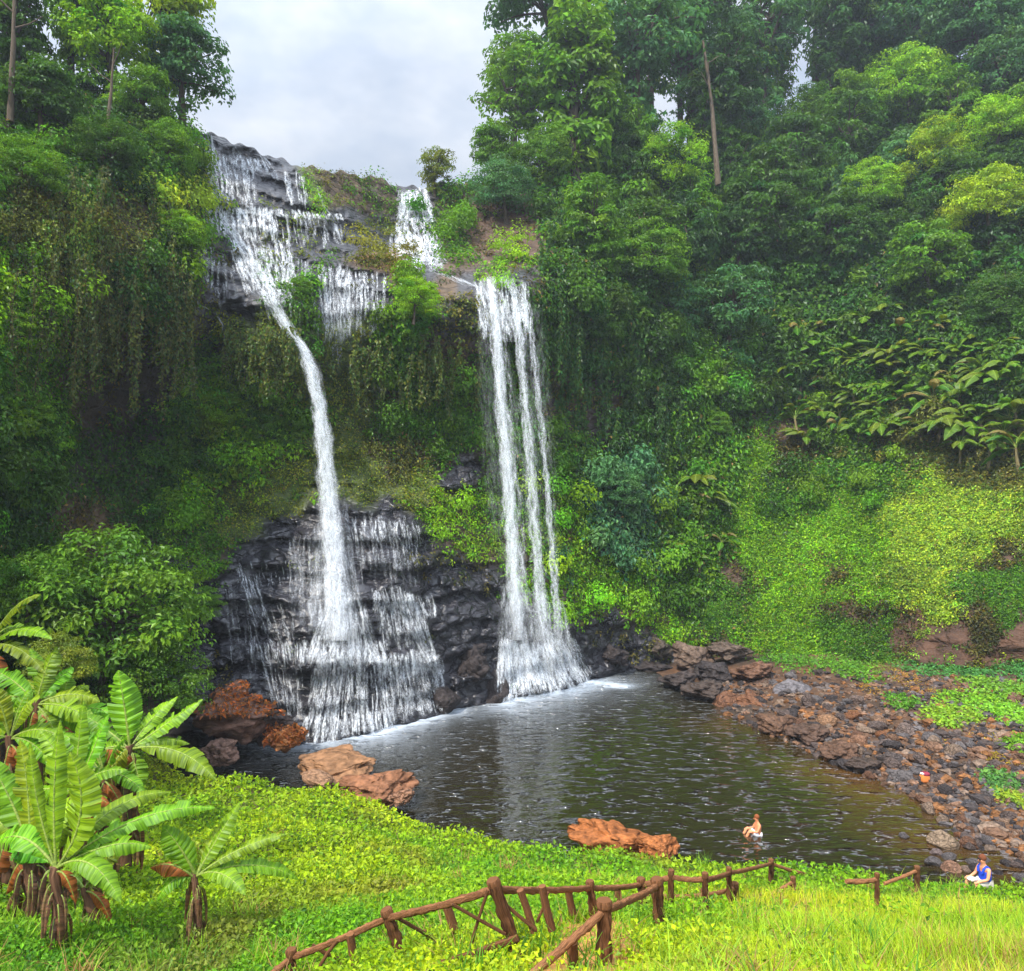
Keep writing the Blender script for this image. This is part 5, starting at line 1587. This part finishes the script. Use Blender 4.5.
def solve_top(px, py, h):
    ds = np.linspace(4.5, 34, 3000)
    p = P(px, py, ds)
    f = p[:, 2] - zg(p[:, 0], p[:, 1]) - h
    s = np.where(f < 0)[0]
    return float(ds[s[0]]) if len(s) else 24.0


def railing(label, posts, rails, sticks, lows=(), group='handrails of the stairs'):
    """posts: (top px, top py, foot px or None, foot py, radius); rails: pairs of post indices; sticks: thin (px,py,i0-i1 depths)"""
    tops, feet = [], []
    for (tx, ty, fx, fy, r) in posts:
        if fy is not None:
            b, d = gpt(fx, fy)
            t = P(tx, ty, d)
        else:
            d = solve_top(tx, ty, .80); t = P(tx, ty, d)
            b = np.array([t[0] + ((fx or tx) - tx) / F * d, t[1], float(zg(t[0], t[1]))])
        tops.append(t); feet.append(b)
    o0 = feet[0]
    e = empty('wooden_railing', o0); tag(e, label, 'railing', group)
    for (t, b, pr) in zip(tops, feet, posts):
        mb = MB()
        bb = b + (b - t) * .25
        z = np.linspace(0, 1, 26)[:, None]
        r = pr[4] * .80 * (t[1] / F)
        mb.tube(bb + (t - bb) * z - o0, r * .92 * np.linspace(1.08, .95, 26), 14, WOODC * R.uniform(.5, .8), True, .22, int(pr[0]))
        po = mb.build('post', M_WOOD, e)
        cap = MB(); u = unit((t - bb)[None])[0]
        cap.tube(np.array([t - u * .02, t + u * .035, t + u * .06]) - o0, [r * 1.0, r * 1.04, r * .86], 12, WOODC * .8, True, .08, 3)
        cap.build('cap', M_WOOD, po)
    for (a, b) in rails:
        A = tops[a] if not isinstance(a, tuple) else P(a[0], a[1], tops[a[2]][1] + (a[3] if len(a) > 3 else 0))
        B = tops[b] if not isinstance(b, tuple) else P(b[0], b[1], tops[b[2]][1] + (b[3] if len(b) > 3 else 0))
        mb = MB(); z = np.linspace(0, 1, 40)[:, None]
        rr = .047
        dn = np.array([0, 0, -.07])
        pts = A + dn + (B - A) * z
        pts = pts + np.stack([0 * z[:, 0], 0 * z[:, 0], -.02 * np.sin(z[:, 0] * 3.14)], -1)
        mb.tube(pts - o0, rr, 9, WOODC * R.uniform(1.25, 1.6), True, .30, int(abs(A[0]) * 50))
        mb.build('rail', M_WOOD, e)
    for (x0, y0, x1, y1, ia, f, r) in sticks:
        dd = tops[ia][1] + f
        mb = MB()
        A = P(x0, y0, dd); B = P(x1, y1, dd)
        mb.tube(np.array([A, (A + B) / 2 + R.normal(size=3) * .01, B]) - o0, r * .85 / F * dd, 7, WOODC * R.uniform(.8, 1.15), True, .1, int(x0))
        mb.build('brace' if r < 3.4 else 'baluster', M_WOOD, e)
    return e


railing('long wooden handrail with crossed braces along the outer side of the stairs',
        [(291, 953, 291, 990, 7), (387, 913, 405, 966, 8), (494, 884, 521, 962, 9), (590, 884, 594, 925, 5.5), (641, 881, 644, 915, 5.5), (671, 873, None, None, 4), (705, 876, None, None, 4.2), (729, 870, None, None, 3.6), (771, 861, None, None, 3.6)],
        [(0, (240, 992, 0, -.6)), (0, 1), (1, 2), (2, 3), (3, 4), (4, 5), (5, 6), (6, 7), (7, 8), (8, (806, 872, 8, .6))],
        [(350, 934, 356, 968, 1, -.05, 5), (446, 904, 463, 955, 1, .05, 5.5), (542, 886, 552, 930, 2, .3, 5), (520, 890, 534, 932, 2, .15, 4.5), (568, 888, 573, 914, 3, -.1, 4.5), (617, 886, 621, 912, 4, -.1, 4),
         (398, 918, 466, 956, 1, .02, 2.2), (488, 890, 470, 948, 2, -.1, 2.0), (338, 940, 320, 966, 1, -.2, 2.2), (452, 904, 505, 934, 2, -.15, 2.0), (312, 945, 345, 962, 0, .1, 2.4), (500, 900, 536, 930, 2, .1, 2.2), (548, 892, 537, 922, 2, .3, 1.8), (425, 930, 432, 962, 1, .1, 1.8),
         (428, 968, 518, 938, 2, -.1, 4.5)])
railing('short stout wooden handrail on the inner side of the stairs with a round topped post',
        [(604, 905, 604, 968, 10), (657, 882, 660, 932, 8)], [(0, (510, 985, 0, -1.2)), (0, 1)], [(572, 942, 572, 985, 0, -.3, 7)])
railing('low piece of wooden handrail half sunk in the grass between the two railings', [(704, 892, 704, 908, 4.5), (735, 885, 735, 902, 4.5)], [(0, 1), (0, (640, 893, 0, -.5))], [])
railing('lone sloping wooden rail with one post sticking out of the grass', [(793, 879, 794, 897, 3.6)], [(0, (762, 896, 0, -.4))], [])
railing('wooden rail by the waterside with a post at its upper end', [(917, 868, None, None, 3.6)], [(0, (884, 881, 0, -.5))], [])
railing('level wooden rail nearly hidden in the leaves by the water', [(877, 876, None, None, 3.2)], [(0, (846, 878, 0, -.2))], [])

# ------------------------------------------------------------------ people
def skin_body(name, joints, edges, radii, mat, parent=None, color=None, root=0, sub=2):
    me = bpy.data.meshes.new(name)
    me.from_pydata([tuple(j) for j in joints], edges, [])
    o = obj(name, me, mat, parent, color)
    sm = o.modifiers.new('Skin', 'SKIN'); sm.use_smooth_shade = True
    sl = me.skin_vertices[0].data
    for i, r in enumerate(radii):
        sl[i].radius = (r, r) if not isinstance(r, tuple) else r
        sl[i].use_root = (i == root)
    s = o.modifiers.new('Sub', 'SUBSURF'); s.levels = sub; s.render_levels = sub
    dep = bpy.context.evaluated_depsgraph_get()
    m2 = bpy.data.meshes.new_from_object(o.evaluated_get(dep))
    o.modifiers.clear()
    m2.attributes.new('col', 'FLOAT_COLOR', 'POINT').data.foreach_set('color', np.ones(len(m2.vertices) * 4, np.float32))
    if not m2.materials: m2.materials.append(mat)
    o.data = m2
    return o


def ball(name, c, r, mat, parent, color, rugged=.0):
    V = IV * np.asarray(r)
    if rugged: V = V * (1 + rugged * fbm(IV, .4, 2, 3))[:, None]
    me = raw_mesh(name, V + np.asarray(c), IF, True, {'col': np.ones((len(V), 3))})
    return obj(name, me, mat, parent, color)


def person(joints, edges, radii, loc, rz, label, head, skin, scale=1.0):
    e = empty('person', loc, rz); e.scale = (scale,) * 3
    tag(e, label, 'person')
    b = skin_body('body', joints, edges, radii, M_SKIN, e, skin)
    return e, b


def face(e, c, fwd, skin, hair):
    c = np.asarray(c); f = np.asarray(fwd) / np.linalg.norm(fwd)
    s = np.array([-f[1], f[0], 0])
    h = ball('hair', c + np.array([0, 0, .035]) - f * .025, (.098, .098, .105), M_CLOTH, e, hair, .08)
    hd = MB()
    for k in (-1, 1):
        hd.tube(np.array([c + f * .088 + s * .032 * k + np.array([0, 0, .005]), c + f * .098 + s * .032 * k + np.array([0, 0, .005])]), [.014, .008], 8, (.02, .015, .012), True)
    hd.tube(np.array([c + f * .094 + s * .025 - np.array([0, 0, .055]), c + f * .099 - np.array([0, 0, .055]), c + f * .094 - s * .025 - np.array([0, 0, .055])]), [.004, .008, .004], 6, (.30, .08, .06), True)
    hd.build('face', M_SKIN, e)
    ns = MB(); ns.tube(np.array([c + f * .085 + np.array([0, 0, .01]), c + f * .118 - np.array([0, 0, .025]), c + f * .09 - np.array([0, 0, .032])]), [.008, .014, .008], 8, (1, 1, 1), True)
    ns.build('nose', M_SKIN, e, True, skin)


def fingers(joints, edges, radii, wrist, palm_dir, side_dir):
    """palm and five fingers grown from a wrist joint"""
    pd = np.asarray(palm_dir) / np.linalg.norm(palm_dir); sd = np.asarray(side_dir) / np.linalg.norm(side_dir)
    w0 = np.asarray(joints[wrist], float)
    joints.append(tuple(w0 + pd * .05)); radii.append((.04, .022)); pm = len(joints) - 1; edges.append((wrist, pm))
    for k, (o, ln) in enumerate(((-.033, .075), (-.011, .085), (.011, .08), (.033, .062))):
        a = w0 + pd * .09 + sd * o; b = a + pd * ln * .55 + np.array([0, 0, -.008]); c = b + pd * ln * .4 + np.array([0, 0, -.03])
        i = len(joints); joints += [tuple(a), tuple(b), tuple(c)]; radii += [.010, .009, .007]
        edges += [(pm, i), (i, i + 1), (i + 1, i + 2)]
    a = w0 + pd * .045 - sd * .05; b = a + pd * .035 - sd * .012
    i = len(joints); joints += [tuple(a), tuple(b)]; radii += [.012, .009]; edges += [(pm, i), (i, i + 1)]


def seated_man():
    # sits on a rock, facing -x; origin under the hips on the seat
    j = [(0, 0, .10), (.02, 0, .28), (.0, 0, .46), (-.02, 0, .56), (-.05, 0, .64), (-.075, 0, .74), (-.085, 0, .80)]
    r = [(.16, .13), (.15, .11), (.17, .115), (.12, .09), .055, .092, .085]
    ed = [(0, 1), (1, 2), (2, 3), (3, 4), (4, 5), (5, 6)]
    for s in (-1, 1):
        n = len(j)
        j += [(-.01, s * .19, .53), (-.09, s * .23, .29), (-.31, s * .17, .22)]
        r += [.06, .044, .034]
        ed += [(2, n), (n, n + 1), (n + 1, n + 2)]
        fingers(j, ed, r, n + 2, (-1, 0, -.1), (0, -s, 0))
        n = len(j)
        j += [(-.02, s * .10, .09), (-.44, s * .14, .13), (-.50, s * .14, -.30), (-.61, s * .15, -.34)]
        r += [.095, .062, .042, .032]
        ed += [(0, n), (n, n + 1), (n + 1, n + 2), (n + 2, n + 3)]
    loc = P(984.5, 886, 23.0)
    skin = (.62, .27, .14)
    e, b = person(j, ed, r, loc, .15, 'person in a blue tank top sitting on the near shore rocks', None, skin, 1.06)
    top = skin_body('tank_top', [(0, 0, .10), (.02, 0, .28), (.0, 0, .44), (-.005, .10, .54), (-.005, -.10, .54)], [(0, 1), (1, 2), (2, 3), (2, 4)], [(.20, .17), (.19, .15), (.20, .15), (.07, .07), (.07, .07)], M_CLOTH, e, (.015, .06, .50))
    sh = skin_body('shorts', [(0, 0, .08), (-.02, .10, .09), (-.36, .135, .125), (-.02, -.10, .09), (-.36, -.135, .125)], [(0, 1), (1, 2), (0, 3), (3, 4)], [(.17, .14), .108, .088, .108, .088], M_CLOTH, e, (.45, .42, .38))
    face(e, (-.085, 0, .775), (-1, 0, -.1), skin, (.14, .045, .02))
    st_ = MB()
    for s in (-1, 1): st_.tube(np.array([(-.13, s * .085, .40), (-.12, s * .10, .52), (-.02, s * .105, .60), (.08, s * .09, .52), (.14, s * .06, .38)]), .035, 8, (1, 1, 1), True)
    st_.build('tank_top', M_CLOTH, e, True, (.015, .06, .50))
    sg = MB()
    for s in (-1, 1): sg.tube(np.array([(-.165, s * .03, .79), (-.185, s * .034, .79)]), [.026, .024], 10, (.01, .01, .012), True)
    sg.build('sunglasses', M_CLOTH, e)
    # the rock he sits on, and the towel in his hands
    o = obj('boulder', ROCKS[4], None, None, (.17, .10, .07)); o.location = (loc[0] - .05, loc[1] + .05, loc[2] - .36); o.scale = (.55, .5, .55); tag(o, 'low rock under the seated person in blue', 'rock')
    V, Fc = ico(3); V = V * np.array([.13, .12, .05]) * (1 + .35 * fbm(V, .5, 3, 4))[:, None]
    t = obj('towel', raw_mesh('towel', V, Fc, True, {'col': np.ones((len(V), 3))}), M_CLOTH, None, (.70, .62, .60)); t.location = (loc[0] - .42, loc[1] - .06, loc[2] + .25); t.rotation_euler = (0, -.15, 0)
    tag(t, 'crumpled pale towel in the hands of the person in blue', 'towel')


seated_man()


def bather():
    # sits in the shallow water, facing -x with knees drawn up
    j = [(0, 0, -.10), (.03, 0, .10), (.03, 0, .30), (.0, 0, .42), (-.03, 0, .49), (-.05, 0, .58), (-.055, 0, .65)]
    r = [(.16, .13), (.145, .11), (.165, .11), (.11, .08), .052, .09, .083]
    ed = [(0, 1), (1, 2), (2, 3), (3, 4), (4, 5), (5, 6)]
    for s in (-1, 1):
        n = len(j)
        j += [(.02, s * .18, .37), (-.10, s * .22, .14), (-.30, s * .18, .16)]
        r += [.058, .042, .033]
        ed += [(2, n), (n, n + 1), (n + 1, n + 2)]
        fingers(j, ed, r, n + 2, (-1, 0, -.1), (0, -s, 0))
        n = len(j)
        j += [(-.03, s * .10, -.06), (-.36, s * .14, .20), (-.58, s * .14, -.18), (-.70, s * .15, -.2)]
        r += [.092, .066, .045, .03]
        ed += [(0, n), (n, n + 1), (n + 1, n + 2), (n + 2, n + 3)]
    d = H * F / (834 - YH)
    skin = (.62, .24, .11)
    e, b = person(j, ed, r, (P(757.5, 834, d)[0], d, .02), .1, 'person with bare shoulders and pale shorts sitting in the pool', None, skin, .95)
    skin_body('shorts', [(0, 0, -.10), (-.03, .10, -.05), (-.26, .135, .13), (-.03, -.10, -.05), (-.26, -.135, .13)], [(0, 1), (1, 2), (0, 3), (3, 4)], [(.17, .14), .105, .09, .105, .09], M_CLOTH, e, (.72, .72, .78))
    face(e, (-.055, 0, .62), (-1, 0, -.1), skin, (.20, .06, .02))


bather()


def bag():
    d = H * F / (786 - YH)
    c = P(924.5, 785, d)
    z = float(max(zb(c[0], c[1]), .02))
    e = empty('bag', (c[0], c[1], z)); e.scale = (.8, .8, .75); tag(e, 'orange bag with a dark red flap and white cloth on the shore', 'bag')
    V, Fc = ico(3)
    v = np.sign(V) * np.abs(V) ** .65 * np.array([.25, .2, .27]) + np.array([0, 0, .26]); v = v * (1 + .05 * fbm(V, .5, 2, 4))[:, None]
    obj('body', raw_mesh('bag_body', v, Fc, True, {'col': np.ones((len(v), 3))}), M_CLOTH, e, (.62, .20, .05))
    v = np.sign(V) * np.abs(V) ** .7 * np.array([.22, .2, .12]) + np.array([.04, 0, .50])
    obj('flap', raw_mesh('bag_flap', v, Fc, True, {'col': np.ones((len(v), 3))}), M_CLOTH, e, (.22, .03, .05))
    v = V * np.array([.11, .09, .05]) * (1 + .4 * fbm(V, .5, 3, 14))[:, None] + np.array([-.16, -.08, .55])
    obj('cloth', raw_mesh('bag_cloth', v, Fc, True, {'col': np.ones((len(v), 3))}), M_CLOTH, e, (.85, .83, .82))
    m = MB(); t = np.linspace(0, 3.14, 10); m.tube(np.stack([.09 * np.cos(t), 0 * t - .02, .60 + .07 * np.sin(t)], -1), .012, 6, (.1, .03, .03), False)
    m.build('handle', M_CLOTH, e)


bag()
lm = MB(); lc = P(928, 712, 42.5)
lm.tube(np.array([(-.5, 0, -.1), (0, 0, .05), (.5, .05, .25)]), [.07, .09, .06], 8, (.38, .22, .15), True, .2)
l_ = lm.build('log', M_BARK); l_.location = lc; tag(l_, 'short pale log lying in the bright moss patch', 'log')

# ------------------------------------------------------------------ light, air, camera
SUN = Vector((-0.33, -0.52, 0.79)).normalized()
el = math.asin(SUN.z); rot = math.atan2(SUN.x, SUN.y)
wd = bpy.data.worlds.new('World'); bpy.context.scene.world = wd; wd.use_nodes = True
nt = wd.node_tree; nt.nodes.clear(); N = nt.nodes.new
sky = N('ShaderNodeTexSky'); sky.sky_type = 'NISHITA'; sky.sun_disc = False; sky.sun_elevation = el; sky.sun_rotation = rot
sky.air_density = 1.0; sky.dust_density = 1.5
tc = N('ShaderNodeTexCoord')
mp = N('ShaderNodeMapping'); mp.inputs['Scale'].default_value = (1, 1, 1.9); mp.inputs['Location'].default_value = (.35, .1, .2); nt.links.new(tc.outputs['Generated'], mp.inputs[0])
cn = noise_n(nt, 1.7, 6, .55, mp.outputs[0])
cf = ramp(nt, cn.outputs[0], [(.34, (.55, .55, .55)), (.62, (1, 1, 1))])
cc = ramp(nt, noise_n(nt, 2.3, 5, .6, mp.outputs[0]).outputs[0], [(.38, (3.2, 4.0, 5.2)), (.60, (5.9, 6.2, 6.7))])
sx = N('ShaderNodeSeparateXYZ'); nt.links.new(tc.outputs['Generated'], sx.inputs[0])
vd = N('ShaderNodeVectorMath'); vd.operation = 'DOT_PRODUCT'; nt.links.new(tc.outputs['Generated'], vd.inputs[0]); vd.inputs[1].default_value = SUN
glow = mathn(nt, 'MULTIPLY', mathn(nt, 'POWER', mathn(nt, 'MAXIMUM', vd.outputs['Value'], 0.0), 1.8), 3.6)
zen = mathn(nt, 'ADD', mathn(nt, 'ADD', .80, glow), mathn(nt, 'MULTIPLY', mathn(nt, 'POWER', mathn(nt, 'MAXIMUM', sx.outputs[2], 0.0), 2.6), 3.6))
cmb = N('ShaderNodeCombineXYZ')
for _k in range(3): nt.links.new(zen, cmb.inputs[_k])
bgc = mixc(nt, 'MIX', cf, sky.outputs[0], mixc(nt, 'MULTIPLY', 1.0, cc, cmb.outputs[0]))
bg = N('ShaderNodeBackground'); bg.inputs['Strength'].default_value = .11; nt.links.new(bgc, bg.inputs[0])
ow = N('ShaderNodeOutputWorld'); nt.links.new(bg.outputs[0], ow.inputs[0])

sl = bpy.data.lights.new('sun', 'SUN'); sl.energy = 5.0; sl.angle = math.radians(.6); sl.color = (1.0, .93, .82)
so = bpy.data.objects.new('sun', sl); C.objects.link(so)
so.rotation_euler = SUN.to_track_quat('Z', 'Y').to_euler(); so.location = SUN * 100

HAZE = 0.0005
if HAZE:
    def box(x0, x1, y0, y1, z0, z1):
        V = np.array([(x, y, z) for z in (z0, z1) for y in (y0, y1) for x in (x0, x1)], float)
        return V, np.array([[0, 2, 3, 1], [4, 5, 7, 6], [0, 1, 5, 4], [2, 6, 7, 3], [0, 4, 6, 2], [1, 3, 7, 5]])
    V, Fc = box(-1600, 1600, -1600, 1600, -4.2, 95)
    m, nt, N, L = new_mat('haze')
    pv = N('ShaderNodeVolumePrincipled'); pv.inputs['Color'].default_value = (.80, .88, 1, 1); pv.inputs['Density'].default_value = HAZE
    pv.inputs['Anisotropy'].default_value = .2
    o = N('ShaderNodeOutputMaterial'); L(pv.outputs[0], o.inputs['Volume'])
    tag(obj('haze', raw_mesh('haze', V, Fc), m), 'thin bluish haze hanging in the gorge air', 'haze', None, 'stuff')

cam = bpy.data.cameras.new('camera'); co = bpy.data.objects.new('camera', cam); C.objects.link(co)
co.location = (0, 0, H); co.rotation_euler = (math.radians(90), 0, 0)
cam.sensor_fit = 'HORIZONTAL'; cam.sensor_width = 36; cam.lens = 36 * F / 1024
cam.shift_y = (YH - 485.5) / 1024
cam.clip_start = .1; cam.clip_end = 5000
sc = bpy.context.scene
sc.camera = co
sc.render.engine = 'CYCLES'
cy = sc.cycles
cy.use_denoising = True
cy.max_bounces = 8; cy.diffuse_bounces = 3; cy.glossy_bounces = 2; cy.transmission_bounces = 3; cy.transparent_max_bounces = 40; cy.volume_bounces = 0
cy.sample_clamp_indirect = 4; cy.sample_clamp_direct = 0
cy.use_adaptive_sampling = True; cy.adaptive_threshold = .02
sc.view_settings.view_transform = 'Standard'; sc.view_settings.look = 'None'; sc.view_settings.exposure = 0.3; sc.view_settings.gamma = 1
